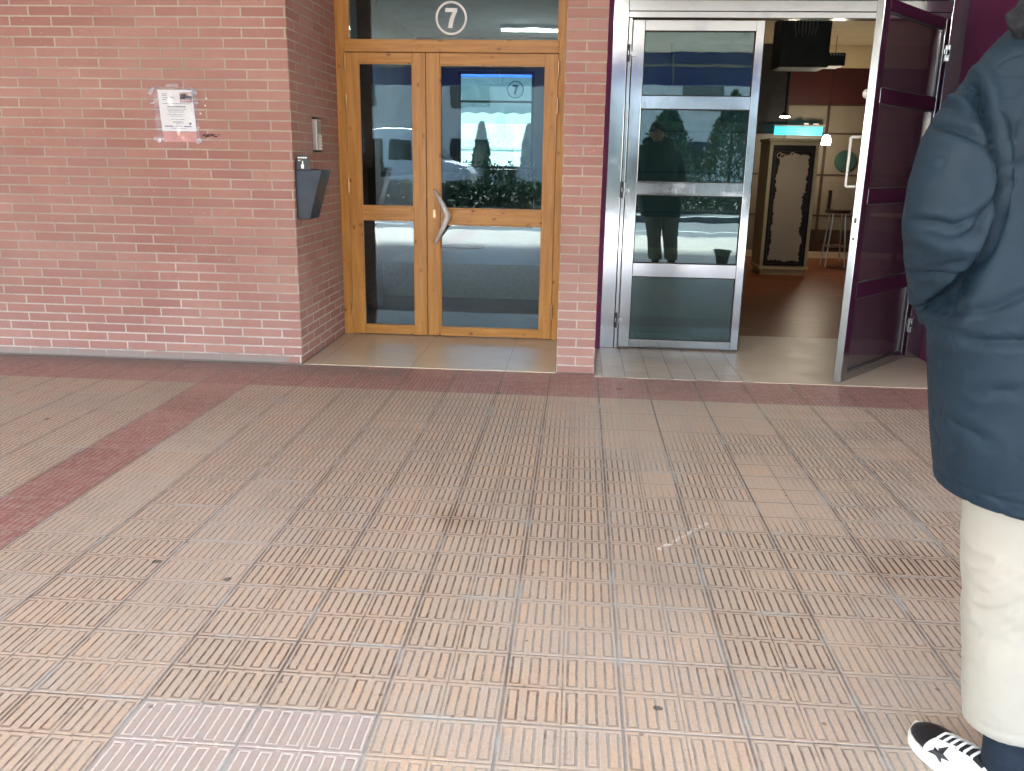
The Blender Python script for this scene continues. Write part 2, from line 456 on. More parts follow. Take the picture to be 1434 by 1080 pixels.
M['darkglass'] = paint('dark_window', (.02, .025, .025), .08, .1)
M['render'] = paint('pale_render', (.62, .58, .52), .85, .08, 2, .002, 50)

# ------------------------------------------------------------------ camera
cam = bpy.data.cameras.new('camera'); co = bpy.data.objects.new('camera', cam); COL.objects.link(co); SC.camera = co
F, YAW, PIT, ROL = 1187.92, -.0748621, .2592259, .01728215
fw = Vector((math.sin(YAW) * math.cos(PIT), math.cos(YAW) * math.cos(PIT), -math.sin(PIT)))
rt = Vector((math.cos(YAW), -math.sin(YAW), 0)); up = rt.cross(fw)
r2 = rt * math.cos(ROL) + up * math.sin(ROL); u2 = -rt * math.sin(ROL) + up * math.cos(ROL)
co.matrix_world = Matrix(((r2.x, u2.x, -fw.x, 0), (r2.y, u2.y, -fw.y, 0), (r2.z, u2.z, -fw.z, 1.327), (0, 0, 0, 1)))
cam.sensor_width = 36; cam.sensor_fit = 'HORIZONTAL'; cam.lens = 36 * F / 1434; cam.clip_end = 500; cam.clip_start = .02

# ------------------------------------------------------------------ world, sun
w = bpy.data.worlds.new('World'); SC.world = w; w.use_nodes = True
nt = w.node_tree; bg = nt.nodes['Background']
sky = nt.nodes.new('ShaderNodeTexSky'); sky.sky_type = 'NISHITA'; sky.sun_disc = False
ELEV, AZ = math.radians(48), math.radians(195)
sky.sun_elevation = ELEV; sky.sun_rotation = AZ; sky.air_density = 1.0; sky.dust_density = 1.5; sky.ozone_density = 1.0
nt.links.new(sky.outputs[0], bg.inputs[0]); bg.inputs[1].default_value = .15
sun = bpy.data.lights.new('sun', 'SUN'); so = bpy.data.objects.new('sun', sun); COL.objects.link(so)
sun.energy = 4.6; sun.angle = math.radians(14); sun.color = (1, .99, .96)
sd = Vector((math.sin(AZ) * math.cos(ELEV), math.cos(AZ) * math.cos(ELEV), math.sin(ELEV)))
so.rotation_euler = sd.to_track_quat('Z', 'Y').to_euler()
SC.view_settings.view_transform = 'Standard'; SC.view_settings.look = 'None'
SC.view_settings.exposure = 3.82; SC.view_settings.gamma = 1
SC.cycles.max_bounces = 10; SC.cycles.diffuse_bounces = 5; SC.cycles.glossy_bounces = 5; SC.cycles.transparent_max_bounces = 16
SC.cycles.use_denoising = True; SC.cycles.sample_clamp_indirect = 6
SC.cycles.caustics_reflective = False; SC.cycles.caustics_refractive = False

# ------------------------------------------------------------------ ground
def sheet(name, mat, x0, x1, y0, y1, z):
    m = MB(); m.v = [(x0, y0, z), (x1, y0, z), (x1, y1, z), (x0, y1, z)]; m.face((0, 1, 2, 3))
    return tag(m.build(name, mat), kind='structure')
sheet('ground', M['asphalt'], -140, 140, -140, 140, -.16)
tag(MB().box(-16, 16, -3.9, 5.45, -.15, 0).build('pavement', M['floor']), kind='structure')
tag(MB().box(-16, 16, -4.1, -3.903, -.15, -.005).build('kerb', M['kerb'], bevel=.015), kind='structure')
tag(MB().box(-1.788, -.117, 5.335, 6.5, .0, .006).build('entrance_step', M['slab'], bevel=.002), kind='structure')
tag(MB().box(.129, 2.468, 5.27, 6.78, .0, .005).build('shop_threshold', M['sill'], bevel=.002), kind='structure')
tag(MB().box(.0, 7, 6.783, 13.2, -.05, .003).build('shop_floor', M['plank']), kind='structure')

# ------------------------------------------------------------------ facade walls
m = MB()
m.box(-16, -1.792, 5.33, 5.9, 0, 3.14)
wall = m.build('brick_wall', [M['brick']])
tag(wall, 'wide red brick wall left of the wooden entrance door, with a notice taped on it', 'wall')
ret = MB().box(-1.80, -1.790, 5.3315, 6.6, 0, 3.138).build('wall_return', M['brick_y'], wall)
lint = MB().box(-1.789, -.116, 5.9, 6.35, 2.86, 3.139).build('lintel', M['brick'], wall)
pier = MB().box(-.115, .127, 5.33, 6.5, 0, 3.138).build('brick_pier', M['brick_pier'], bevel=.003)
tag(pier, 'narrow one brick wide pier between the wooden door and the steel shop door', 'pier')
pp = empty('shop_pier', (2.47, 5.33, 0), label='deep purple painted pier on the right of the steel shop door, behind the person', cat='pier')
MB().box(0, 1.1, 0, 1.4, 0, 3.138).build('painted_face', M['purple'], pp, bevel=.004)
tag(MB().box(3.5705, 16, 5.34, 5.9, 0, 3.138).build('brick_wall', M['brick']), 'red brick wall continuing to the right of the purple painted pier', 'wall')
ps = tag(MB().box(.1275, .178, 6.12, 6.30, .004, 3.137).build('painted_strip', M['purple'], bevel=.003), 'thin purple painted strip between brick pier and steel door post', 'trim')

# ------------------------------------------------------------------ wooden entrance door
ed = empty('entrance_door', (-.955, 6.37, 0), label='honey coloured knotty wood double entrance door with number 7 above', cat='door')
def W(o): o.matrix_parent_inverse = Matrix.Translation((.955, -6.37, 0)); return o
Y0 = 6.37
W(bxo('jamb', M['wood_v'], ed, (-1.789, -1.722, Y0, Y0 + .07, .006, 2.86))); W(bxo('jamb', M['wood_v'], ed, (-.186, -.1155, Y0, Y0 + .07, .006, 2.86)))
W(bxo('transom_bar', M['wood_h'], ed, (-1.7215, -.1865, Y0 + .001, Y0 + .069, 2.062, 2.147))); W(bxo('head', M['wood_h'], ed, (-1.7215, -.1865, Y0 + .001, Y0 + .069, 2.78, 2.86)))
[W(o) for o in bxs('transom_frame', M['wood_v'], ed, (-1.7215, -1.688, Y0 + .004, Y0 + .066, 2.1475, 2.7795), (-.199, -.1865, Y0 + .004, Y0 + .066, 2.1475, 2.7795))]
tg = W(MB().box(-1.6878, -.1992, Y0 + .03, Y0 + .036, 2.1475, 2.7795).build('transom_glass', M['glass'], ed))
# numeral 7 in a ring, stuck on the transom glass
mb = MB(); c7 = (-.955, 2.292); R1, R0 = .112, .097; n = 72
to3 = lambda u, v, d: (u, d, v)
ring = [[(c7[0] + r * math.cos(2 * PI * k / n), y, c7[1] + r * math.sin(2 * PI * k / n)) for k in range(n)] for r, y in ((R0, Y0 + .0285), (R1, Y0 + .0285), (R1, Y0 + .0297), (R0, Y0 + .0297), (R0, Y0 + .0285))]
mb.loft(ring, cap=False)
SEV = [(-.043, .066), (.043, .066), (.043, .042), (.031, .022), (.020, -.008), (.011, -.045), (.008, -.066), (-.023, -.066), (-.019, -.035), (-.010, -.002), (.002, .024), (.012, .039), (-.043, .039)]
mb.prism([(c7[0] + u, c7[1] + v) for u, v in SEV], to3, Y0 + .0285, Y0 + .0297)
nm = W(mb.build('house_number', M['numeral'], ed))

def leaf(x0, x1, gx0, gx1, zb, z1, z2, zt, top):
    a, b = Y0 - .004, Y0 + .05
    st = empty('door_leaf'); st.parent = ed; W(st)
    bxs('stile', M['wood_v'], st, (x0, gx0, a, b, .012, top), (gx1, x1, a, b, .012, top))
    r = bxs('rail', M['wood_h'], st, (gx0 + .0005, gx1 - .0005, a + .002, b - .002, .0125, zb), (gx0 + .0005, gx1 - .0005, a + .002, b - .002, z1, z2), (gx0 + .0005, gx1 - .0005, a + .002, b - .002, zt, top - .0005))
    for za, zz in ((zb, z1), (z2, zt)):
        MB().box(gx0 + .001, gx1 - .001, a + .022, a + .028, za + .0005, zz - .0005).build('glass_pane', M['glass'], st)
        frame('glazing_bead', M['wood_v'], st, gx0 + .0008, gx1 - .0008, za + .0008, zz - .0008, .007, a + .006, a + .0215)
    return st
ll = leaf(-1.7195, -1.1385, -1.628, -1.231, .077, .882, .980, 1.988, 2.057)
rl = leaf(-1.1330, -.1885, -1.035, -.277, .075, .860, .972, 1.980, 2.057)
for lf, hx, zs in ((ll, -1.7205, (1.985, 1.72, 1.13, .20)), (rl, -.1872, (1.96, 1.71, .22))):
    for hz in zs:
        MB().tube([(hx, Y0 - .012, hz - .048), (hx, Y0 - .012, hz + .048)], .0085, 10).tube([(hx, Y0 - .012, hz - .053), (hx, Y0 - .012, hz + .053)], .0055, 8).build('hinge', M['copper'], lf, smooth=False)
# chevron pull handle
pts, rad = [], []
A, Bm, Cc = Vector((-1.077, 1.108)), Vector((-.905, .922)), Vector((-1.074, .718))
for k in range(25):
    t = k / 24; p = A * (1 - t) ** 2 + Bm * 2 * t * (1 - t) + Cc * t * t
    # pull the curve towards the chevron's corner
    q = (A.lerp(Vector((-.952, .925)), min(1, t * 2)) if t < .5 else Vector((-.952, .925)).lerp(Cc, (t - .5) * 2))
    p = p.lerp(q, .55); e = math.sin(PI * t)
    pts.append((p.x, Y0 - .02 - .045 * min(1, e * 1.6), p.y)); rad.append(.0095 + .0155 * e ** 1.3)
MB().tube(pts, rad, 16, flat=.8).build('pull_handle', M['silver'], rl, smooth=True)
MB().tube([(-.99, Y0 + .085, 1.03), (-.94, Y0 + .085, 1.03)], .012, 10).tube([(-.985, Y0 + .05, 1.03), (-.985, Y0 + .085, 1.03)], .009, 10).build('inner_handle', M['satin'], rl, smooth=True)
mb = MB(); mb.box(-1.089, -1.069, Y0 - .0085, Y0 - .0042, .905, .965); mb.tube([(-1.079, Y0 - .013, .945), (-1.079, Y0 - .004, .945)], .0085, 14)
mb.build('keyhole_plate', M['copper'], rl, bevel=.002)
bxo('lock_slot', M['black'], rl, (-1.1365, -1.1335, Y0 - .0035, Y0 + .03, .98, 1.05), bevel=0)

# ------------------------------------------------------------------ items on the walls
no = empty('notice', (-2.51, 5.33, 1.57), label='white printed notice in a clear plastic sleeve taped to the brick wall', cat='notice')
def NW(o): o.matrix_parent_inverse = Matrix.Translation((2.51, -5.33, -1.57)); return o
plastic = glass('clear_plastic_sleeve', (.97, .96, .97), .0, .12)
def sheet_grid(x0, x1, z0, z1, y, nx, nz, amp, thick=.0006, skew=0):
    mb = MB()
    for side in (0, 1):
        b = len(mb.v)
        for j in range(nz + 1):
            for i in range(nx + 1):
                u, v = i / nx, j / nz; X = x0 + (x1 - x0) * u + skew * (v - .5); Z = z0 + (z1 - z0) * v
                mb.v.append((X, y - amp * (.5 + .5 * mnoise.noise(Vector((X * 22, Z * 22, 3)))) - thick * (1 - side), Z))
        for j in range(nz):
            for i in range(nx):
                q = [b + j * (nx + 1) + i, b + j * (nx + 1) + i + 1, b + (j + 1) * (nx + 1) + i + 1, b + (j + 1) * (nx + 1) + i]
                mb.face(q if side else q[::-1])
    return mb
pap = NW(sheet_grid(-2.616, -2.396, 1.468, 1.712, 5.3265, 12, 12, .003, skew=-.012).build('paper', M['white'], no, smooth=True))
NW(sheet_grid(-2.648, -2.372, 1.402, 1.733, 5.3235, 30, 30, .006, skew=-.014).build('sleeve', plastic, no, smooth=True))
NW(sheet_grid(-2.606, -2.394, 1.405, 1.464, 5.3285, 8, 4, .001, skew=-.004).build('backing_card', paint('salmon_card', (.55, .22, .17), .6, .06), no))
mb = MB(); YP = 5.3218
def bar(mb, u, v, du, dv, mi=0): mb.box(-2.612 + u * .214 - (v - .5) * .012 * -1 - 0, -2.612 + (u + du) * .214 + (v - .5) * .012, YP - .0003, YP, 1.470 + v * .24, 1.470 + (v + dv) * .24, mi)
rr = random.Random(3)
def textline(v, u0, u1, h, mi=0):
    u = u0
    while u < u1:
        wd = rr.uniform(.025, .075); wd = min(wd, u1 - u); bar(mb, u, v, wd, h, mi); u += wd + .014
for v, a_, b_ in ((.90, .07, .22), (.86, .07, .20), (.81, .07, .24), (.76, .07, .18)): textline(v, a_, b_, .014)
textline(.665, .08, .92, .012); textline(.585, .22, .76, .024)
for v, a_, b_ in ((.535, .2, .78), (.495, .24, .74), (.46, .24, .70), (.40, .2, .72), (.36, .3, .66), (.28, .32, .72), (.225, .38, .66), (.20, .36, .70), (.17, .42, .6)): textline(v, a_, b_, .009)
for k in range(7): bar(mb, .30 + .018 * k, .80 + .012 * (k % 3), .016, .035 - .004 * k)
bar(mb, .86, .16, .06, .045); bar(mb, .12, .105, .26, .022, 1); bar(mb, .44, .11, .2, .012, 1); bar(mb, .70, .10, .22, .022, 1); textline(.06, .3, .78, .010, 1)
bar(mb, .60, .70, .37, .25, 2); bar(mb, .62, .78, .16, .13, 3); bar(mb, .80, .80, .15, .06, 4)
mb.build('printing', [M['ink'], M['blueink'], paint('print_mauve', (.45, .30, .28), .6, .2, 60), paint('print_grey', (.45, .45, .47), .6, .2, 60), paint('print_pink', (.6, .4, .4), .6, .2, 60)], pap)
tape = glass('clear_tape', (.95, .94, .94), .04, .15, film=.10, filmcol=(.7, .7, .7))
for (tx, tz, tw, th, ro) in ((-2.655, 1.703, .05, .024, .9), (-2.52, 1.738, .08, .016, 0), (-2.385, 1.70, .04, .028, -.7), (-2.645, 1.415, .045, .022, -.5), (-2.375, 1.41, .042, .022, .5), (-2.372, 1.635, .03, .012, 0), (-2.655, 1.635, .03, .010, .1)):
    cs, sn = math.cos(ro), math.sin(ro)
    poly = [(tx + a * tw / 2 * cs - b * th / 2 * sn, tz + a * tw / 2 * sn + b * th / 2 * cs) for a, b in ((-1, -1), (1, -1), (1, 1), (-1, 1))]
    NW(MB().prism(poly, to3, 5.3150, 5.3156).build('tape', tape, no))
# remains of older notices beside it
mb = MB()
for k in range(16):
    cx, cz = -2.35 + .11 * rr.random(), 1.438 + .018 * rr.random()
    poly = [(cx + .012 * rr.uniform(.4, 1.5) * math.cos(a), cz + .004 * rr.uniform(.5, 1.4) * math.sin(a)) for a in (0, 1, 2, 3, 4, 5)]
    mb.prism(poly, to3, 5.3278, 5.3290)
tag(mb.build('glue_residue', paint('old_dark_glue', (.10, .035, .035), .7, .3, 50)), 'dark glue remains on the brick right of the notice', 'residue')
for (cx, cz), lab in zip(((-2.325, 1.623), (-2.315, 1.665), (-2.36, 1.575)), ('tiny white paper scrap on the brick, middle of three beside the notice', 'tiny white paper scrap on the brick, topmost of three beside the notice', 'tiny white paper scrap on the brick, lowest and nearest to the notice')):
    mb = MB(); mb.prism([(cx + .006 * rr.uniform(.5, 1.3) * math.cos(a), cz + .005 * rr.uniform(.5, 1.3) * math.sin(a)) for a in (0, 1, 2, 3, 4, 5)], to3, 5.3278, 5.3290)
    tag(mb.build('paper_scrap', M['white']), lab, 'scrap', 'paper scraps beside the notice')

ic = empty('intercom', (-1.79, 5.80, 1.36), label='slim grey door intercom on the brick return beside the wooden door', cat='intercom')
bxo('housing', M['satin'], ic, (0, .030, -.05, .05, .012, .21), bevel=.003)
bxs('end_cap', M['black'], ic, (0, .032, -.051, .051, 0, .0115), (0, .032, -.051, .051, .2105, .222), bevel=.002)
bxo('speaker_panel', M['grey'], ic, (.0302, .0315, -.042, .042, .12, .20), bevel=0)
for k in range(5):
    bxo('push_button', M['numeral'], ic, (.0302, .040, -.012, .036, .016 + k * .020, .030 + k * .020), bevel=.002)

lb = empty('leaflet_box', (-1.79, 5.36, .945), label='dark blue grey metal leaflet box tapering downwards on the brick return', cat='box')
Z1, Zb = .305, 0
top = [(.0, 0), (.172, .0), (.172, .205), (0, .205)]; bot = [(0, .0), (.085, .0), (.085, .19), (0, .19)]
mb = MB()
ringo = lambda t, ins: [(b_[0] + (t_[0] - b_[0]) * t + ins * sx, b_[1] + (t_[1] - b_[1]) * t + ins * sy, t * Z1) for (t_, b_), (sx, sy) in zip(zip(top, bot), ((1, 1), (-1, 1), (-1, -1), (1, -1)))]
rings = [ringo(k / 6, 0) for k in range(7)] + [ringo(1, .006), ringo(.15, .006)]
mb.loft(rings)
mb.build('box_body', M['gun'], lb, bevel=.003)
mb = MB(); mb.loft([[(.002, -.0016, .02), (.083, -.0016, .02), (.15, -.0016, .285), (.002, -.0016, .285)], [(.002, -.0004, .02), (.083, -.0004, .02), (.15, -.0004, .285), (.002, -.0004, .285)]])
mb.build('side_panel', M['gun'], lb, bevel=.0005)
# folded card lying in it
mb = MB(); mb.loft([[(.02, .03, .24), (.15, .03, .27), (.15, .032, .27), (.02, .032, .24)], [(.02, .17, .24), (.15, .18, .275), (.15, .182, .275), (.02, .172, .24)]]); mb.build('leaflet', M['darkbrown'], lb)
sg = empty('box_sign', (-1.79, 5.366, 1.2505), label='small black sign with white lettering standing on the leaflet box', cat='sign')
mb = MB(); mb.prism([(.0, 0), (.098, 0), (.096, .028), (.086, .088), (.018, .092), (.0, .05)], to3, 0, .006); mb.build('plate', M['black'], sg, bevel=.001)
mb = MB()
for k, (u, wd) in enumerate(((.020, .009), (.031, .006), (.039, .012), (.053, .010), (.065, .013))): mb.box(u, u + wd, -.0012, -.0002, .068, .076)
for u, wd in ((.022, .006), (.030, .006)): mb.box(u, u + wd, -.0012, -.0002, .052, .058)
mb.prism([(.040, .006), (.056, .006), (.058, .026), (.054, .036), (.053, .052), (.047, .052), (.046, .036), (.039, .026)], to3, -.0012, -.0002)
mb.build('lettering', M['numeral'], sg)

# ------------------------------------------------------------------ steel shop doorway
sp = empty('shop_doorway', (1.3, 6.15, 0), label='stainless steel shop doorway with one closed and one open glazed leaf', cat='door')
def D(o): o.matrix_parent_inverse = Matrix.Translation((-1.3, -6.15, 0)); return o
YS = 6.15
D(bxo('post', M['steel'], sp, (.1785, .279, YS, YS + .1, .006, 2.90))); D(bxo('post', M['steel'], sp, (2.366, 2.4695, YS, YS + .1, .006, 2.90)))
D(bxo('frame_strip', M['steel'], sp, (.284, .3065, YS + .004, YS + .1, .006, 2.262), bevel=.002)); D(bxo('gap_seal', M['rubber'], sp, (.279, .2838, YS + .02, YS + .08, .006, 2.262), bevel=0))
[D(o) for o in bxs('header', M['steel'], sp, (.2795, 2.3655, YS + .003, YS + .1, 2.264, 2.304), (.2795, 2.3655, YS - .004, YS + .1, 2.3045, 2.372), (.2795, 2.3655, YS + .002, YS + .1, 2.82, 2.90))]; D(bxo('mullion', M['steel'], sp, (1.318, 1.352, YS + .001, YS + .1, 2.3725, 2.8195)))
D(MB().box(.2797, 1.3178, YS + .04, YS + .046, 2.3725, 2.8195).build('transom_glass', M['film'], sp)); D(MB().box(1.3522, 2.3653, YS + .04, YS + .046, 2.3725, 2.8195).build('transom_glass', M['film'], sp))
ZP = ((.074, .537), (.633, 1.109), (1.200, 1.685), (1.770, 2.183))
def steel_leaf(x0, x1, s0, s1, gl, name='door_leaf'):
    """x0..x1 leaf, stiles s0,s1 wide, outer face at y=0"""
    m_ = MB(); m_.box(x0, x0 + s0, 0, .045, .018, 2.25); m_.box(x1 - s1, x1, 0, .045, .018, 2.25)
    a, b = x0 + s0 + .0004, x1 - s1 - .0004
    for q in ((.0185, ZP[0][0]), (ZP[0][1], ZP[1][0]), (ZP[1][1], ZP[2][0]), (ZP[2][1], ZP[3][0]), (ZP[3][1], 2.2495)): m_.box(a, b, .0015, .0435, *q)
    lf = m_.build(name, M['steel'], None, bevel=.0025)
    for za, zb in ZP:
        MB().box(a + .0004, b - .0004, .018, .024, za + .0004, zb - .0004).build('glass_pane', gl, lf)
        frame('glazing_seal', M['rubber'], lf, a + .0006, b - .0006, za + .0006, zb - .0006, .005, .008, .0176)
    return lf
lf = steel_leaf(.312, 1.178, .079, .054, M['film']); lf.parent = sp; D(lf)
lf.location = (0, YS, 0)
for hz in (2.04, 1.14, .215):
    h_ = MB(); h_.box(-.012, .006, -.014, .004, hz - .055, hz + .055)
    hg = h_.build('hinge', M['black'], lf, bevel=.002, loc=(.292, 0, 0))
    bxs('hinge_plate', M['chrome'], lf, (.300, .306, -.012, .02, hz - .055, hz + .055), (.306, .338, -.012, 0, hz - .02, hz + .012), (.283, .290, -.016, -.0142, hz - .012, hz + .016), bevel=.002)
bxo('edge_seal', M['rubber'], lf, (1.1785, 1.1835, .012, .045, .02, 2.25), bevel=0)
bxo('wide_plate', M['chrome'], lf, (.385, .80, -.0025, -.0002, 1.122, 1.190), bevel=.001)
LEN = 1.085
ol = steel_leaf(-LEN, -.012, .085, .075, M['film_haze'], 'door_leaf'); ol.parent = sp
ol.matrix_parent_inverse = Matrix.Translation((-1.3, -6.15, 0)); ol.location = (2.352, 6.105, 0); ol.rotation_euler = (0, 0, math.radians(50.2))
for hz in (2.05, 1.14, .25):
    bxs('hinge', M['chrome'], ol, (-.010, .012, -.016, .004, hz - .05, hz - .005), (-.010, .012, -.016, .004, hz + .005, hz + .05), (-.045, -.0105, -.012, -.0006, hz - .012, hz + .022), bevel=.003)
    MB().tube([(.002, -.020, hz - .055), (.002, -.020, hz + .055)], .007, 10).build('hinge_pin', M['black'], ol)
# D pull on the inner face near the free edge, round knob above
hx = -LEN + .03
MB().tube([(hx, .046, 1.21), (hx, .115, 1.21), (hx, .120, 1.215), (hx, .120, 1.49), (hx, .115, 1.495), (hx, .046, 1.495)], .009, 10).build('pull_handle', M['silver'], ol, smooth=True)
MB().lathe((0, 0, 0), [(.001, 0), (.020, .0), (.026, .008), (.026, .02), (.018, .03), (.001, .032)], 20).build('knob', M['numeral'], ol, smooth=True).matrix_local = Matrix.Translation((hx, .0455, 1.735)) @ Matrix.Rotation(-PI / 2, 4, 'X')
bxo('lock_plate', M['satin'], ol, (-LEN - .002, -LEN - .0003, .012, .034, .86, 1.08), bevel=.0005); bxs('lock_bolt', M['black'], ol, (-LEN - .004, -LEN - .0022, .016, .030, 1.0, 1.03), (-LEN - .004, -LEN - .0022, .016, .030, .90, .915), bevel=0)
bxo('notice_sheet', M['white'], ol, (-.33, -.16, .0245, .0252, 1.33, 1.64), bevel=0)

# ------------------------------------------------------------------ soffit over the arcade, and its lamp
m = MB(); m.box(-16, 16, -3.2, 14.2, 3.142, 3.5)
tag(m.build('ceiling', M['soffit']), kind='structure')
fb = empty('fascia_beam', (0, -3.35, 2.62), label='deep blue enamelled fascia beam along the street edge of the soffit', cat='beam')
fbm = MB()
for q in range(-10, 11): fbm.box(q * 1.5 - .012, q * 1.5 + .012, .1485, .156, .02, .50)
fbm.box(-16, 16, .1487, .18, .30, .335).build('conduit', M['grey'], fb)
MB().box(-16, 16, 0, .148, 0, .9).box(-16, 16, -.05, -.001, .62, .74).box(-16, 16, -.03, -.001, .18, .22).build('beam_face', M['blue'], fb, bevel=.01)
lampo = empty('ceiling_lamp', (-.40, .2, 3.14), label='lit fluorescent tube lamp on the soffit in front of the doors', cat='lamp')
bxo('lamp_body', M['numeral'], lampo, (-.80, .85, -.06, .06, -.05, 0), bevel=.006)
MB().tube([(-.78, 0, -.07), (.83, 0, -.07)], .018, 12).build('tube', M['tube'], lampo, smooth=True)

# ------------------------------------------------------------------ shop interior
iw = tag(MB().box(.0, 7.2, 13.0, 13.2, 0, 2.18, 0).box(0, 7.2, 13.0, 13.2, 2.18, 2.66, 1).box(0, 7.2, 13.0, 13.2, 2.66, 3.14, 2).build('back_wall', [M['panel'], M['maroon'], M['cream']]), 'shop back wall, beige panels below, maroon and cream above', 'wall')
mb = MB()
for xx in (2.9, 3.48, 4.2, 4.9, 5.6): mb.box(xx - .02, xx + .02, 12.985, 12.999, .1, 2.18)
for zz in (1.2, 1.775, 2.165, .62): mb.box(0, 7, 12.988, 12.9985, zz - .012, zz + .012)
mb.build('batten', M['darkbrown'], iw)
bxo('skirting', M['cream'], iw, (0, 7, 12.97, 12.984, .003, .1))
bxo('dark_base_panel', M['darkbrown'], iw, (2.9, 4.6, 12.975, 12.9845, .101, .42))
tag(MB().box(5.9, 6.1, 6.8, 12.99, 0, 3.138).build('side_wall', M['maroon']), 'maroon side wall at the right of the shop', 'wall')
tag(MB().box(-.10, .125, 6.52, 13.2, 0, 3.138).build('party_wall', M['darkwall']), 'wall between the shop and the entrance lobby', 'wall')
mb = MB(); mb.box(2.05, 5.9, 10.2, 12.98, 2.96, 3.138); tag(mb.build('dropped_ceiling', M['cream'], bevel=.01), 'cream dropped ceiling at the back of the shop', 'ceiling')
tag(bxo('dark_recess', M['black'], None, (1.2, 2.88, 12.86, 12.98, 1.9, 2.95)), 'black recess above the cyan lit counter strip', 'recess')
au = empty('hanging_unit', (2.08, 9.0, 2.24), label='dark box shaped air unit hanging from the shop ceiling', cat='air unit')
bxo('unit_body', paint('dark_olive_box', (.035, .04, .035), .5, .2), au, (-.22, .24, -.15, .25, .0, .46), (.241, .41, -.1, .2, .02, .14), bevel=.01)
bxs('hanger', M['black'], au, (-.18, -.15, 0, .03, .46, .89), (.15, .18, 0, .03, .46, .89))
mb = MB()
for k in range(5): mb.box(.26 + .028 * k, .275 + .028 * k, -.103, -.1005, .115, .128)
mb.build('indicator_lights', M['numeral'], au)
mb = MB()
for k in range(7): mb.tube([(-.1 + .03 * k, -.16, .46), (-.11 + .035 * k, -.165, .38 - .02 * (k % 3)), (-.09 + .028 * k, -.155, .27 + .02 * (k % 2))], .004, 6)
mb.build('cable', M['grey'], au)
sc = empty('lit_strip', (2.70, 12.75, 1.74), label='cyan backlit strip glowing behind the cabinet in the shop', cat='light strip')
bxs('strip_panel', M['screen'], sc, (0, .148, 0, .05, 0, .115), (.152, .30, 0, .05, 0, .115), (.305, .46, 0, .05, 0, .115), (.462, .66, .01, .05, 0, .115), bevel=0)
bxo('strip_shelf', M['grey'], sc, (-.02, .68, -.03, .06, .12, .135), bevel=.002)
bxs('cup', M['white'], sc, (.40, .46, 0, .03, .136, .165), (.52, .60, 0, .03, .136, .16), bevel=.004)
dl = empty('hanging_downlight', (2.19, 9.9, 1.84), label='small round lit downlight hanging in the dark shop recess', cat='lamp')
MB().lathe((0, 0, 0), [(.002, 0), (.055, 0), (.055, .012), (.03, .03), (.01, .045), (.01, 1.29)], 20).build('lamp_housing', M['black'], dl); MB().lathe((0, 0, -.008), [(.002, 0), (.05, 0), (.05, .007), (.002, .007)], 20).build('lamp_glass', M['lamp'], dl)
pl = empty('pendant_lamp', (3.25, 12.1, 1.60), label='lit bell shaped glass pendant lamp before the beige shop wall', cat='lamp')
MB().lathe((0, 0, 0), [(.003, .02), (.055, .0), (.056, .03), (.050, .08), (.034, .115), (.012, .128)], 24).build('lamp_shade', M['lamp'], pl, smooth=True)
MB().lathe((0, 0, 0), [(.014, .125), (.014, .15), (.004, .16), (.004, 1.36)], 12).build('lamp_cord', M['black'], pl)
cb = empty('display_cabinet', (2.25, 10.8, .0), label='olive cream cabinet with a dark framed board on its front, inside the shop', cat='cabinet')
bxo('carcass', M['cabinet'], cb, (0, .58, 0, .55, .075, 1.60), bevel=.006)
bxo('plinth', M['cream'], cb, (.02, .56, .02, .53, .003, .0745), bevel=.003); bxo('cornice', M['cabinet'], cb, (-.015, .595, -.015, .56, 1.6005, 1.635), bevel=.006)
bxo('skirt', M['cream'], cb, (-.012, .592, -.012, .552, .0755, .105), bevel=.003)
bxo('frame', M['black'], cb, (.040, .070, -.014, -.0005, .12, 1.56), (.50, .535, -.014, -.0005, .12, 1.56), (.0705, .4995, -.014, -.0005, .12, .15), (.0705, .4995, -.014, -.0005, 1.49, 1.56), bevel=.002)
bxo('board', M['poster'], cb, (.0705, .4995, -.008, -.0006, .1505, 1.4895), bevel=0)
mb = MB(); inner, outer = [], []     # dark leafy ornament with a ragged inner edge round the board
per = [(.0715 + .427 * t, .1515) for t in np.linspace(0, 1, 30)[:-1]] + [(.4985, .1515 + 1.337 * t) for t in np.linspace(0, 1, 80)[:-1]] + [(.4985 - .427 * t, 1.4885) for t in np.linspace(0, 1, 30)[:-1]] + [(.0715, 1.4885 - 1.337 * t) for t in np.linspace(0, 1, 80)[:-1]]
for (u, v) in per:
    wv = .012 + .030 * abs(mnoise.noise(Vector((u * 9, v * 9, 1)))) + .022 * rr.random() + .05 * max(0, 1 - math.hypot(u - .09, v - 1.47) / .22) + (.02 if u > .45 and .5 < v < 1.0 else 0)
    du, dv = .285 - u, .82 - v; lx = min(1, wv / max(abs(du), 1e-3)) if abs(du) > .2 else 0; lz = min(1, wv / max(abs(dv), 1e-3)) if abs(dv) > .66 else 0
    outer.append((u, v)); inner.append((u + math.copysign(wv, du) * (abs(du) > .2), v + math.copysign(wv, dv) * (abs(dv) > .655)))
mb.loft([[(u, y, v) for u, v in L_] for L_, y in ((outer, -.0082), (outer, -.0105), (inner, -.0105), (inner, -.0082), (outer, -.0082))], cap=False)
mb.build('ornament', M['black'], cb)
mb = MB()    # pale scrolls lettering at the top of the board
for (u, v, r_, a0, a1) in ((.12, 1.44, .03, 0, 5.2), (.16, 1.42, .035, .5, 3.6), (.20, 1.42, .018, 0, 5.5), (.235, 1.43, .018, 2, 6), (.27, 1.45, .025, -.5, 3), (.30, 1.42, .02, 0, 5)):
    mb.tube([(u + r_ * math.cos(a0 + (a1 - a0) * k / 10), -.0165, v + r_ * math.sin(a0 + (a1 - a0) * k / 10)) for k in range(11)], .0045, 6)
mb.build('scroll', M['cream'], cb)
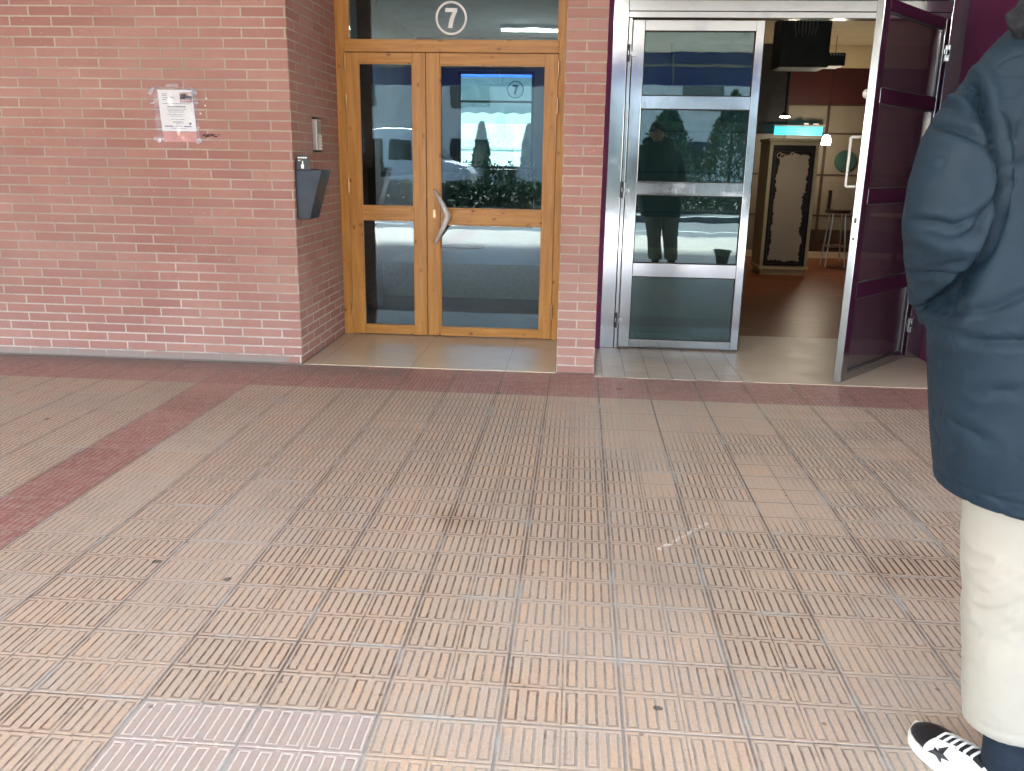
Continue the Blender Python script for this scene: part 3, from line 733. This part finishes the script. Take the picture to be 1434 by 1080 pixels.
st = empty('bar_stool', (3.45, 11.9, 0), label='tall bar stool with thin metal legs near the shop back wall', cat='stool')
MB().lathe((0, 0, .72), [(.002, 0), (.16, 0), (.17, .02), (.16, .045), (.002, .05)], 24).build('seat', M['darkbrown'], st, smooth=False)
for k in range(4):
    a = PI / 4 + k * PI / 2; MB().tube([(.11 * math.cos(a), .11 * math.sin(a), .72), (.18 * math.cos(a), .18 * math.sin(a), .004)], .010, 8).build('leg', M['satin'], st)
MB().tube([(.15 * math.cos(2 * PI * k / 24), .15 * math.sin(2 * PI * k / 24), .28) for k in range(25)], .008, 8).build('foot_ring', M['satin'], st)
bxo('backrest', M['darkbrown'], st, (-.15, -.11, -.03, .03, .77, 1.02), bevel=.01)
tb = empty('round_table', (4.15, 11.6, 0), label='small round table with dark pedestal by the beige shop wall', cat='table')
MB().lathe((0, 0, .70), [(.002, 0), (.34, 0), (.35, .015), (.34, .03), (.002, .03)], 32).build('tabletop', M['cream'], tb); MB().lathe((0, 0, .003), [(.2, 0), (.2, .015), (.03, .03), (.03, .69)], 24).build('pedestal', M['black'], tb)
wd = empty('wall_disc', (3.78, 12.97, 1.40), label='dark green round plaque on the beige panelled shop wall', cat='plaque')
MB().prism([(.15 * math.cos(2 * PI * k / 30), .15 * math.sin(2 * PI * k / 30)) for k in range(30)], to3, -.02, .012).build('disc', paint('dark_green_paint', (.02, .07, .055), .5, .2), wd, bevel=.003)

# ------------------------------------------------------------------ lobby behind the wooden door
tag(MB().box(-2.75, -2.6, 6.5, 14.0, 0, 3.138).build('lobby_wall', M['darkwall']), 'olive grey side wall of the lobby behind the wooden door', 'wall')
tag(bxo('timber_column', M['darkbrown'], None, (-1.93, -1.80, 7.55, 7.75, .004, 3.137)), 'dark brown timber column inside the lobby, left of the door glass', 'column')
tag(MB().box(-2.6, -.1005, 6.502, 8.3, -.012, .003).build('lobby_floor', paint('dark_lobby_tiles', (.05, .05, .048), .5, .2, 4)), kind='structure')
lp = tag(MB().box(-1.93, -.102, 8.3, 13.8, -.01, .34).build('lobby_platform', paint('pale_grey_terrazzo', (.34, .36, .36), .35, .12, 30), bevel=.01), kind='structure')
tag(MB().box(-2.599, -1.9305, 8.3, 13.8, -.01, 1.15).build('stair_parapet', M['darkbrown'], bevel=.01), 'dark parapet wall beside the raised lobby platform', 'wall')
tag(MB().lathe((-1.35, 9.9, .341), [(.002, 0), (.26, 0), (.27, .006), (.26, .012), (.002, .012)], 32).build('door_mat', M['rubber']), 'dark round mat on the raised lobby platform', 'mat')
rw = MB(); rw.box(-2.599, -1.96, 13.8, 13.95, 0, 3.137); rw.box(-.77, -.102, 13.8, 13.95, 0, 3.137); rw.box(-1.9595, -.7705, 13.8, 13.95, 0, 1.19); rw.box(-1.9595, -.7705, 13.8, 13.95, 2.66, 3.137)
tag(rw.build('rear_wall', M['darkwall']), 'dark rear wall of the lobby with a bright opening', 'wall')
rwin = empty('rear_window', (-1.365, 13.85, 1.19), label='bright rear window of the lobby with a number 7 on its upper light', cat='window')
FR = paint('dark_blue_frame', (.02, .025, .07), .4, .15)
bxo('window_frame', FR, rwin, (-.594, -.55, -.02, .04, .002, 1.468), (.55, .594, -.02, .04, .002, 1.468), (-.5495, .5495, -.02, .04, .002, .05), (-.5495, .5495, -.02, .04, 1.42, 1.468), (-.5495, .5495, -.018, .038, 1.0, 1.035))
MB().box(-.5495, .5495, .01, .014, .0505, .9995).build('pane', M['glass_lo'], rwin); MB().box(-.5495, .5495, .01, .014, 1.0355, 1.4195).build('pane', M['glass_lo'], rwin)
mb = MB(); R1, R0 = .128, .116; cc = (.30, 1.20)
mb.loft([[(cc[0] + r * math.cos(2 * PI * k / 48), y, cc[1] + r * math.sin(2 * PI * k / 48)) for k in range(48)] for r, y in ((R0, .006), (R1, .006), (R1, .0085), (R0, .0085), (R0, .006))], cap=False)
mb.prism([(cc[0] + u * 1.05, cc[1] + v * 1.05) for u, v in SEV], to3, .006, .0085); mb.build('house_number', M['ink'], rwin)
pt = empty('indoor_planter', (-1.3, 13.2, .341), label='low planter of small green plants under the rear lobby window', cat='planter')
bxo('trough', M['darkbrown'], pt, (-.6, .6, -.15, .15, 0, .45), bevel=.01)
def foliage(cx, cy, cz, n, size, shape, seed):
    r_ = random.Random(seed); mb = MB()
    for k in range(n):
        p = shape(r_); d = Vector((r_.gauss(0, 1), r_.gauss(0, 1), r_.gauss(.3, .8))).normalized(); e = d.orthogonal().normalized()
        e.rotate(Matrix.Rotation(r_.random() * 6.28, 3, d)); f = d.cross(e); s_ = size * r_.uniform(.5, 1.3)
        b = len(mb.v); c = Vector((cx, cy, cz)) + Vector(p)
        mb.v += [c - e * s_, c + f * s_ * .35, c + e * s_, c - f * s_ * .35]; mb.face((b, b + 1, b + 2, b + 3))
    return mb
foliage(0, 0, .42, 500, .05, lambda r_: (r_.uniform(-.62, .62), r_.uniform(-.16, .16), r_.random() ** 1.6 * .55), 5).build('leaves', M['hedge'], pt)

# ------------------------------------------------------------------ yard seen through the rear window
tag(MB().box(-30, 30, 14.0, 60, -.14, .0).build('yard', M['concrete']), kind='structure')
aw = empty('carport', (-2, 19, 0), label='grey corrugated carport roof with blue gutter behind the building', cat='carport')
mb = MB(); n = 60
prof = [(-6 + 12 * k / n, .05 * (k % 2)) for k in range(n + 1)]
mb.loft([[(u, 0, 3.1 + d) for u, d in prof] + [(u, 0, 3.08 + d) for u, d in prof[::-1]], [(u, 4, 2.5 + d) for u, d in prof] + [(u, 4, 2.48 + d) for u, d in prof[::-1]]])
mb.build('roof_sheet', paint('grey_corrugated_sheet', (.25, .32, .35), .5, .1), aw)
bxo('gutter', M['bluepost'], aw, (-6, 6, -.14, -.01, 3.02, 3.22), bevel=.01)
for px in (-1.0, 4.0): bxo('post', M['bluepost'], aw, (px - .06, px + .06, -.13, -.01, .002, 3.018), bevel=.01)
def conifer(x, y, h, rad, seed, label, group, cat='tree', z0=0.0):
    t = empty('conifer_tree', (x, y, z0), label=label, cat=cat, group=group)
    MB().tube([(0, 0, 0), (.02, 0, h * .5), (0, 0, h * .92)], [.07, .05, .015], 8).build('trunk', M['trunk'], t)
    def shp(r_):
        tt = r_.random() ** .8; ang = r_.random() * 6.28; rr_ = rad * (1 - tt) ** .75 * (.45 + .55 * math.sqrt(r_.random())) * (1 + .55 * mnoise.noise(Vector((math.cos(ang) * 1.6, math.sin(ang) * 1.6 + seed, tt * 5))))
        return (rr_ * math.cos(ang), rr_ * math.sin(ang), .12 * h + tt * h * .88)
    foliage(0, 0, 0, int(1300 * h), .085, shp, seed).build('crown', M['leaf'], t); return t
conifer(-2.5, 21.8, 2.2, .42, 11, 'narrow conifer left of the blue post in the rear yard', 'conifers in the rear yard', z0=.0)
conifer(-1.35, 22.3, 2.2, .36, 12, 'narrow conifer right of the blue post in the rear yard', 'conifers in the rear yard', z0=.0)
bl = empty('rear_building', (-2, 32, 0), label='pale rendered building beyond the rear yard', cat='building')
bxo('wall', M['render'], bl, (-14, 14, 0, 8, 0, 2.6), bevel=.02)
bxs('band', M['concrete'], bl, (-14, 14, -.06, -.001, .8, .9), (-14, 14, -.06, -.001, 1.7, 1.8), bevel=.005)

# ------------------------------------------------------------------ street behind the camera (seen in the glass)
tag(MB().box(-60, 60, -60, -10.5, -.15, -.02).build('verge', paint('verge_ground', (.16, .15, .12), .9, .2, 3)), kind='structure')
tag(MB().box(-60, 60, -10.7, -10.503, -.155, -.005).build('kerb', M['kerb'], bevel=.015), kind='structure')
tag(MB().box(-60, 60, -7.36, -7.24, -.157, -.1555).build('road_marking', M['numeral']), kind='structure')
k = 0
for (tx, ty, th, tr) in ((.7, -14.2, 3.3, 1.1), (2.5, -13.8, 3.0, 1.2), (4.4, -14.3, 3.4, 1.25), (-2.6, -15, 2.7, .8), (6.5, -14.1, 3.0, 1.1)):
    conifer(tx, ty, th, tr, 30 + k, ['dark conifer facing the steel door across the road', 'stout short conifer second along the verge', 'tallest conifer on the verge across the road', 'lone conifer near the white van', 'last conifer along the verge on the right'][k], 'conifers along the verge', z0=-.02); k += 1
hg = tag(foliage(0, -12.6, -.02, 15000, .085, lambda r_: (r_.uniform(-6, 9), r_.uniform(-.3, .3), r_.random() * .75), 77).build('hedge', M['hedge']), 'low clipped hedge along the far side of the road', 'hedge')
vn = empty('parked_van', (-6.2, -17.0, -.02), label='white delivery van parked beyond the hedge across the road', cat='van')
side = [(-2.6, .35), (2.45, .35), (2.55, .9), (2.35, 1.15), (1.65, 1.3), (1.05, 2.15), (.7, 2.3), (-2.5, 2.32), (-2.62, 2.1)]
MB().prism(side, to3, -.95, .95).build('body', M['vanwhite'], vn, bevel=.06)
bxs('side_window', M['darkglass'], vn, (-2.2, -.4, .951, .962, 1.3, 1.95), (-.2, .55, .951, .962, 1.3, 1.95), bevel=.004)
MB().loft([[(1.665, -.85, 1.33), (1.665, .85, 1.33), (1.07, .85, 2.14), (1.07, -.85, 2.14)], [(1.70, -.85, 1.35), (1.70, .85, 1.35), (1.10, .85, 2.16), (1.10, -.85, 2.16)]]).build('windscreen', M['darkglass'], vn)
bxo('tail_lamp', M['vanred'], vn, (-2.62, -2.5, .951, .965, 1.0, 1.25), bevel=.004)
for wx in (-1.7, 1.65):
    for wy in (-.82, .82):
        MB().prism([(wx + .34 * math.cos(2 * PI * q / 28), .35 + .34 * math.sin(2 * PI * q / 28)) for q in range(28)], to3, wy - .11, wy + .11).build('wheel', M['rubber'], vn, bevel=.02)
ob = empty('opposite_building', (0, -34, -.02), label='pale rendered apartment building across the street', cat='building')
bxo('wall', M['render'], ob, (-30, 30, -10, 0, 0, 9), bevel=.02)
wb = bxo('window', M['darkglass'], ob, (-1, 1, .001, .05, 1.0, 2.4), bevel=.01); wb.location = (-24, 0, 0)
for i in range(9):
    for j in range(3):
        if i or j:
            c = wb.copy(); COL.objects.link(c); c.parent = ob; c.location = (-24 + 6 * i, 0, 3 * j)
lpst = empty('railing', (2.6, -4.6, -.02), label='low dark metal railing along the kerb behind the camera', cat='railing')
bxs('rail', M['black'], lpst, (-2.2, 2.2, -.02, .02, .82, .86), (-2.2, 2.2, -.015, .015, .45, .48), bevel=.004)
for q in (-2.1, -.7, .7, 2.1): bxo('post', M['black'], lpst, (q - .025, q + .025, -.026, .026, -.13, .819), bevel=.004)
pot = empty('plant_pot', (1.95, .55, 0), label='small black empty plant pot standing on the pavement', cat='pot')
MB().lathe((0, 0, 0), [(.002, .004), (.075, .004), (.105, .17), (.118, .172), (.12, .20), (.110, .20), (.098, .175), (.07, .03), (.002, .03)], 28).build('pot_body', M['black'], pot, smooth=False)

# ------------------------------------------------------------------ the person at the right
PX, PY = .99, 1.665
pe = empty('person', (PX, PY, 0), label='person seen from behind in a dark blue padded parka and beige trousers, hands in pockets', cat='person')
def shear(p): return Vector((p[0] - .11 * (p[2] - .70), p[1], p[2]))
skin = paint('skin', (.52, .30, .22), .5, .06, 20, .0004, 200)
def seg_noise(p, s, k=0): return mnoise.noise(Vector((p[0] * s + k, p[1] * s - k, p[2] * s + 2 * k)))

# --- body: one continuous skinned figure, head modelled with a face
mb = MB(); bm_v = []; bm_e = []; rad = []
def joint(p, r, par=None):
    bm_v.append(tuple(p)); rad.append(r)
    if par is not None: bm_e.append((par, len(bm_v) - 1))
    return len(bm_v) - 1
J0 = joint((0, 0, .95), .125); j1 = joint((0, -.01, 1.10), .115, J0); j2 = joint((0, 0, 1.30), .125, j1); j3 = joint((0, 0, 1.42), .10, j2)
j4 = joint((0, .005, 1.50), .055, j3); j5 = joint((0, .015, 1.57), .055, j4)
for sx in (-1, 1):
    h = joint((sx * .09, 0, .90), .095, J0); kn = joint((sx * .098, .015, .50), .062, h); an = joint((sx * .10, -.026, .10), .032, kn)
    ft = joint((sx * .118, .03, .040), .020, an); joint((sx * .14, .11, .028), .012, ft)
    s_ = joint((sx * .17, 0, 1.41), .062, j3); el = joint((sx * .262, -.045, 1.23), .045, s_); wr = joint((sx * .175, .10, 1.05), .028, el)
    pa = joint((sx * .125, .105, .98), .030, wr)
    for q, (dx, ln) in enumerate(((-.028, .072), (-.010, .082), (.010, .078), (.026, .062))):
        f1 = joint((sx * (.11 + dx), .105, .955), .0095, pa); f2 = joint((sx * (.105 + dx), .11, .955 - ln * .5), .0085, f1); joint((sx * (.10 + dx), .105, .955 - ln), .0075, f2)
    t1 = joint((sx * .085, .095, .97), .011, pa); joint((sx * .07, .10, .935), .009, t1)
me = bpy.data.meshes.new('tmpbody'); me.from_pydata(bm_v, bm_e, []); to = bpy.data.objects.new('tmpbody', me); COL.objects.link(to)
to.modifiers.new('skin', 'SKIN'); 
for i, sv in enumerate(me.skin_vertices[0].data): sv.radius = (rad[i], rad[i] * (.8 if i in (j1, j2, J0) else 1)); sv.use_root = (i == 0)
to.modifiers.new('sub', 'SUBSURF').levels = 2; to.modifiers['sub'].render_levels = 2
bodym = evaluated(to, 'b'); bpy.data.objects.remove(to)
body = MB(); body.v = [tuple(v.co) for v in bodym.vertices]
for p_ in bodym.polygons: body.face(list(p_.vertices))
HC = Vector((0, .03, 1.67))
rings = []
for i in range(1, 24):                    # skull with jaw, brow, nose
    th = PI * i / 24; z_ = math.cos(th); ring_ = []
    for k_ in range(36):
        a = 2 * PI * k_ / 36; x_, y_ = math.sin(th) * math.cos(a), math.sin(th) * math.sin(a)
        X, Yv, Z = x_ * .076, y_ * .098, z_ * .120
        if z_ < 0: X *= 1 - .28 * (-z_) ** 1.3; Yv *= 1 - .10 * (-z_); 
        if y_ > .3 and z_ < .1: Yv += .012 * (1 - abs(z_ + .45))
        nose = math.exp(-((X / .014) ** 2)) * (y_ > .5); 
        if -.45 < z_ < .08: Yv += nose * .026 * (1 - abs((z_ + .22) / .26)) if abs((z_ + .22) / .26) < 1 else 0
        for ex in (-.031, .031): Yv -= .011 * math.exp(-((X - ex) / .014) ** 2 - ((z_ - .06) / .09) ** 2) * (y_ > .4)
        Yv -= .006 * math.exp(-(X / .022) ** 2 - ((z_ + .60) / .035) ** 2) * (y_ > .3)
        Yv += .005 * math.exp(-(X / .02) ** 2 - ((z_ + .53) / .05) ** 2) * (y_ > .3) + .005 * math.exp(-(X / .02) ** 2 - ((z_ + .68) / .05) ** 2) * (y_ > .3)
        ring_.append(tuple(HC + Vector((X, Yv, Z))))
    rings.append(ring_)
body.loft(rings)
for sx in (-1, 1):                          # ears
    body.loft([[(HC.x + sx * (.070 + .004 * q), HC.y - .012 + .018 * math.cos(w_) * s_, HC.z - .005 + .032 * math.sin(w_) * s_) for w_ in (2 * PI * k_ / 12 for k_ in range(12))] for q, s_ in ((0, .7), (1, 1), (2.5, 1.05), (3.2, .7))])
body.v = [tuple(shear(p)) for p in body.v]
remeshed(body, 'body', [skin], .007, pe, 3)
for sx in (-1, 1):
    eye = MB(); c = shear((HC.x + sx * .031, HC.y + .077, HC.z + .008)); eye.loft([[tuple(c + Vector((.011 * math.sin(PI * i / 8) * math.cos(a), .011 * math.cos(PI * i / 8), .011 * math.sin(PI * i / 8) * math.sin(a)))) for a in (2 * PI * k_ / 12 for k_ in range(12))] for i in range(1, 8)])
    eye.build('eye', paint('eye', (.35, .32, .30), .2, .1), pe, smooth=True)
# --- hair
hair = MB(); rings = []
for i in range(1, 20):
    th = PI * .62 * i / 19; ring_ = []
    for k_ in range(40):
        a = 2 * PI * k_ / 40; back = .5 - .5 * math.sin(a); t2 = th * (.62 + .55 * back)
        p = Vector((.085 * math.sin(t2) * math.cos(a), .110 * math.sin(t2) * math.sin(a) - .004, .130 * math.cos(t2)))
        ring_.append(tuple(shear(HC + p)))
    rings.append(ring_)
hair.loft(rings)
HM = cloth('dark_hair', (.028, .026, .026), .6, 300, .4, .1, .003, 60)
remeshed(hair, 'hair', [HM], .006, pe, 1, lambda c, n: c + n * (.006 * seg_noise(c, 60) + .006 * seg_noise(c, 25, 3)))

# --- jacket
NAVY = cloth('navy_nylon', (.0085, .0215, .036), .6, 1400, .08, .0, .0004, 5)
jk = MB(); rings = []
for (z_, hw, hd, cy, cxo) in ((.700, .232, .180, .0, 0), (.706, .240, .190, .0, 0), (.80, .252, .192, 0, 0), (.92, .264, .190, -.002, 0), (1.0, .266, .192, -.004, 0), (1.08, .258, .192, -.006, 0), (1.18, .232, .182, -.008, 0), (1.30, .228, .162, -.010, 0), (1.38, .216, .146, -.010, 0), (1.44, .206, .130, -.006, 0), (1.485, .188, .116, -.004, 0), (1.53, .172, .105, 0, 0), (1.575, .140, .095, .004, 0)):
    rings.append(ell(cxo, cy, z_, hw, hd, 48, .85))
jk.loft(rings)
# sleeves: hands pushed in the front pockets, elbows back
for sx in (-1, 1):
    ctl = [Vector(p) for p in ((.150, .0, 1.425), (.194, -.008, 1.395), (.228, -.030, 1.345), (.252, -.050, 1.285), (.256, -.040, 1.225), (.240, .030, 1.150), (.218, .085, 1.075), (.192, .115, 1.025))]
    rr_ = (.074, .080, .083, .086, .085, .074, .060, .046)
    P_, R_ = [], []
    for i in range(len(ctl) - 1):
        for t in (0, .34, .67): P_.append(ctl[i].lerp(ctl[i + 1], t)); R_.append(rr_[i] + (rr_[i + 1] - rr_[i]) * t)
    P_.append(ctl[-1]); R_.append(rr_[-1])
    jk.tube([(sx * p.x, p.y, p.z) for p in P_], R_, 24)
    jk.tube([(sx * .09, 0, 1.53), (sx * .135, -.004, 1.48), (sx * .175, -.012, 1.425), (sx * .205, -.02, 1.37)], [.07, .076, .078, .07], 20)
jk.v = [tuple(shear(p)) for p in jk.v]
# creases on the back, as polylines in (x, z) of the figure: (points, depth, width)
CRE = [ ([(-0.322, 1.485), (-0.304, 1.405), (-0.283, 1.329), (-0.273, 1.251), (-0.279, 1.189), (-0.289, 1.144), (-0.302, 1.086), (-0.314, 1.028)], 0.030, 0.009),
 ([(-0.373, 1.462), (-0.355, 1.449), (-0.336, 1.427), (-0.326, 1.410)], 0.009, 0.007),
 ([(-0.388, 1.403), (-0.362, 1.398), (-0.334, 1.384), (-0.308, 1.364), (-0.299, 1.351)], 0.013, 0.007),
 ([(-0.403, 1.237), (-0.367, 1.235), (-0.345, 1.230), (-0.326, 1.241), (-0.309, 1.254)], 0.008, 0.006),
 ([(-0.337, 1.206), (-0.320, 1.216), (-0.308, 1.218)], 0.008, 0.006),
 ([(-0.412, 1.202), (-0.385, 1.188), (-0.368, 1.178)], 0.008, 0.007),
 ([(-0.386, 1.133), (-0.350, 1.135), (-0.316, 1.142), (-0.293, 1.150)], 0.01, 0.006),
 ([(-0.344, 1.154), (-0.322, 1.165), (-0.303, 1.178)], 0.006, 0.006),
 ([(-0.338, 1.076), (-0.314, 1.081), (-0.296, 1.089)], 0.005, 0.006),
 ([(-0.270, 1.324), (-0.281, 1.299), (-0.298, 1.264), (-0.311, 1.233), (-0.315, 1.207)], 0.012, 0.007),
 ([(-0.17, 1.45), (-0.22, 1.39), (-0.270, 1.324)], 0.008, 0.009),
 ([(-0.303, 1.060), (-0.288, 1.076), (-0.260, 1.090), (-0.231, 1.116), (-0.19, 1.14)], 0.008, 0.008),
 ([(-0.339, 1.035), (-0.308, 1.034), (-0.277, 1.044)], 0.006, 0.007),
 ([(-0.296, 1.023), (-0.263, 1.029), (-0.218, 1.038), (-0.15, 1.05)], 0.008, 0.008),
 ([(-0.308, 0.892), (-0.285, 0.864), (-0.247, 0.852), (-0.226, 0.837)], 0.005, 0.009),
 ([(-0.248, 0.934), (-0.225, 0.946), (-0.203, 0.949)], 0.005, 0.009),
 ([(-.02, 1.33), (.06, 1.26), (.14, 1.20)], .010, .012), ([(-.1, 1.12), (0, 1.09), (.12, 1.12)], .009, .012), ([(.28, 1.22), (.34, 1.2), (.38, 1.22)], .011, .01), ([(.27, 1.10), (.32, 1.09), (.37, 1.12)], .011, .01)]
def seg_d(px, pz, pts_):
    best = 9
    for (ax, az), (bx, bz) in zip(pts_, pts_[1:]):
        dx, dz = bx - ax, bz - az; t = max(0, min(1, ((px - ax) * dx + (pz - az) * dz) / (dx * dx + dz * dz))); best = min(best, math.hypot(px - ax - t * dx, pz - az - t * dz))
    return best
def jvfn(C, N):
    x, y, z = C.T; d = np.zeros(len(C)); face = np.clip((.35 - N[:, 1]) * 2.5, 0, 1)
    for pts_, dep, wd in CRE:
        q = np.full(len(C), 9.0)
        for (ax, az), (bx, bz) in zip(pts_, pts_[1:]):
            dx, dz = bx - ax, bz - az; t = np.clip(((x - ax) * dx + (z - az) * dz) / (dx * dx + dz * dz), 0, 1)
            q = np.minimum(q, np.hypot(x - ax - t * dx, z - az - t * dz))
        # fade towards the ends of the fold
        u0 = np.hypot(x - pts_[0][0], z - pts_[0][1]); u1 = np.hypot(x - pts_[-1][0], z - pts_[-1][1])
        end = np.clip(np.minimum(u0, u1) / .018, .15, 1)
        d += face * end * dep * (-np.exp(-q / (wd * .75)) + .30 * np.exp(-((q - wd * 2.2) / (wd * 1.3)) ** 2))
    d -= .0026 * np.exp(-((z - .735) / .0035) ** 2)
    nz = lambda a, b, c, o: np.array([mnoise.noise(Vector((p[0] * a + o, p[1] * b - o, p[2] * c + o * 2))) for p in C])
    w1 = nz(7, 7, 9, 0); w2 = nz(13, 13, 26, 4); m = nz(5, 5, 5, 9)
    thin = np.clip(1 - np.abs(w2) * 11, 0, 1) * np.clip(m * 3 + .4, 0, 1)
    d += .0042 * w1 - .0022 * thin + .0009 * nz(11, 11, 11, 2)
    return C + N * d[:, None]
jo = remeshed(jk, 'jacket', [NAVY], .0046, pe, 7, vfn=jvfn)
# hood rim of grey pile at the neck
hd = MB()
hd.tube([tuple(shear((.140 * math.cos(a) * -1, -.025 - .090 * math.sin(a), 1.572 + .018 * math.sin(a)))) for a in (PI * (.0 + 1.0 * k_ / 20) for k_ in range(21))], [.034 + .022 * math.sin(PI * k_ / 20) for k_ in range(21)], 14)
FUR = cloth('grey_pile', (.018, .020, .025), .9, 260, .45, .0, .004, 70)
remeshed(hd, 'hood', [FUR], .006, jo, 2, lambda c, n: c + n * (.007 * seg_noise(c, 70) + .006 * seg_noise(c, 28, 5)))
# --- trousers
BEI = cloth('beige_cotton', (.335, .32, .275), .85, 1100, .05, .1, .0005, 4)
tr = MB()
for sx in (-1, 1):
    rings = []
    for (z_, cx_, cy_, rx, ry) in ((.172, .096, -.006, .078, .076), (.179, .096, -.006, .083, .081), (.26, .097, -.004, .084, .084), (.40, .099, .004, .085, .088), (.50, .098, .006, .089, .096), (.60, .096, .004, .094, .102), (.75, .09, 0, .098, .108), (.93, .085, 0, .10, .12)):
        rings.append([tuple(shear(p)) for p in ell(sx * cx_, cy_, z_, rx, ry, 36, .95)])
    tr.loft(rings)
tr.loft([[tuple(shear(p)) for p in ell(0, 0, z_, rx, ry, 36)] for z_, rx, ry in ((.84, .15, .11), (.95, .175, .125), (1.05, .165, .12))])
def tfn(c, n):
    k_ = math.exp(-((c.z - .50) / .12) ** 2)
    d = .0030 * mnoise.noise(Vector((c.x * 9, c.y * 9, c.z * 10))) + (.0010 + .0022 * k_) * mnoise.noise(Vector((c.x * 14 + 6, c.y * 14, c.z * 38 + c.x * 20))) - .0018 * math.exp(-((c.z - .200) / .003) ** 2)
    fold = max(0, 1 - abs(mnoise.noise(Vector((c.x * 11, c.y * 11, c.z * 24 - c.x * 22 + 7)))) * 6)
    return c + n * (d + fold * (.0010 + .0022 * k_))
remeshed(tr, 'trousers', [BEI], .006, pe, 3, tfn)
# --- socks and shoes
SOCK = cloth('navy_sock', (.010, .017, .028), .9, 500, .15, .0, .001, 60)
WHITE = paint('white_leather', (.74, .76, .74), .42, .05, 30, .0006, 120); BLK = paint('black_leather', (.016, .016, .02), .35, .2, 20, .0006, 150); SOLE = paint('off_white_rubber', (.66, .66, .62), .6, .08, 20)
for sx in (-1, 1):
    ax = .098
    so_ = MB(); so_.loft([[tuple(shear(p)) for p in ell(sx * cx_, cy_, z_, rx, ry, 24)] for z_, cx_, cy_, rx, ry in ((.035, .100, -.02, .038, .06), (.075, .100, -.022, .043, .062), (.10, .099, -.026, .045, .055), (.14, .098, -.024, .045, .050), (.18, .098, -.018, .044, .046), (.23, .098, -.008, .044, .045))])
    so_.build('sock', SOCK, pe, smooth=True)
    th_ = math.radians(19) * sx
    base = shear((sx * (.094 + .012), -.110, 0)); base.z = 0
    Rm = Matrix.Rotation(-th_, 3, 'Z')
    def at(u, t, z_): return tuple(base + Rm @ Vector((u * 1.1, t * 1.06, z_ * 1.06)))
    secs = [(.0, .022, .050), (.012, .032, .072), (.05, .037, .080), (.09, .038, .074), (.125, .040, .078), (.16, .044, .070), (.19, .047, .060), (.215, .049, .052), (.24, .047, .046), (.262, .041, .042), (.28, .030, .037), (.292, .014, .030)]
    up_ = MB(); rings = []
    for (t, w_, h_) in secs:
        ring_ = []
        for k_ in range(28):
            a = 2 * PI * k_ / 28; c_, s_ = math.cos(a), math.sin(a)
            u = w_ * math.copysign(abs(c_) ** .8, c_); z_ = .012 + (h_ - .012) * (.5 + .5 * math.copysign(abs(s_) ** .9, s_))
            u *= 1 - .42 * max(0, (z_ - .03) / .06) 
            ring_.append(at(u, t, z_))
        rings.append(ring_)
    n0 = len(up_.f); up_.loft(rings)
    for i in range(n0, len(up_.f)):
        c = sum((Vector(up_.v[q]) for q in up_.f[i]), Vector()) / len(up_.f[i]); l = Rm.inverted() @ (c - base); l.x /= 1.1; l.y /= 1.06; l.z /= 1.06
        if (l.y > .222 and l.z > .020) or (abs(l.x) < .021 and .10 < l.y < .225 and l.z > .035) or l.y < .03: up_.mi[i] = 1
    sh = up_.build('shoe', [WHITE, BLK], pe, smooth=True)
    so2 = MB(); rings = []
    for z_, k1 in ((.0, 1.0), (.004, 1.06), (.022, 1.07), (.028, 1.02)):
        poly = [(0, -.006 - .004 * (k1 - 1) * 20)] + [(w_ * k1 * 1.04, t) for t, w_, h_ in secs] + [(0, .301)] + [(-w_ * k1 * 1.04, t) for t, w_, h_ in secs[::-1]]
        rings.append([at(u, t, z_) for u, t in poly])
    so2.loft(rings); so2.build('sole', SOLE, sh, smooth=False)
    lc = MB()
    for q in range(6):
        t = .118 + q * .0185; zt = np.interp(t, [s_[0] for s_ in secs], [s_[2] for s_ in secs])
        lc.tube([at(-.030, t - .004, zt - .018), at(-.019, t, zt - .001), at(0, t + .002, zt + .005), at(.019, t, zt - .001), at(.030, t - .004, zt - .018)], .0034, 6)
    lc.build('laces', WHITE, sh, smooth=True)
    for s2 in (-1, 1):
        star = MB(); pts_ = []
        for q in range(10):
            r_ = .031 if q % 2 == 0 else .0128; a = PI / 2 + q * PI / 5 + .25
            t = .178 + r_ * math.cos(a); z_ = .043 + r_ * .85 * math.sin(a) * .72
            w_ = np.interp(t, [s_[0] for s_ in secs], [s_[1] for s_ in secs]); h_ = np.interp(t, [s_[0] for s_ in secs], [s_[2] for s_ in secs])
            v_ = max(-1, min(1, (z_ - .012) / (h_ - .012) * 2 - 1)); sn = math.copysign(abs(v_) ** (1 / .9), v_); cs = math.sqrt(max(0, 1 - sn * sn)) ** .8
            u = w_ * cs * (1 - .42 * max(0, (z_ - .03) / .06)); pts_.append((u, t, z_))
        cu = sum(p[0] for p in pts_) / 10
        b = len(star.v); star.v.append(at(s2 * (cu + .0065), .178, .043))
        for p in pts_: star.v.append(at(s2 * (p[0] + .0030), p[1], p[2]))
        for q in range(10): star.face((b, b + 1 + q, b + 1 + (q + 1) % 10))
        star.build('star_patch', BLK, sh)
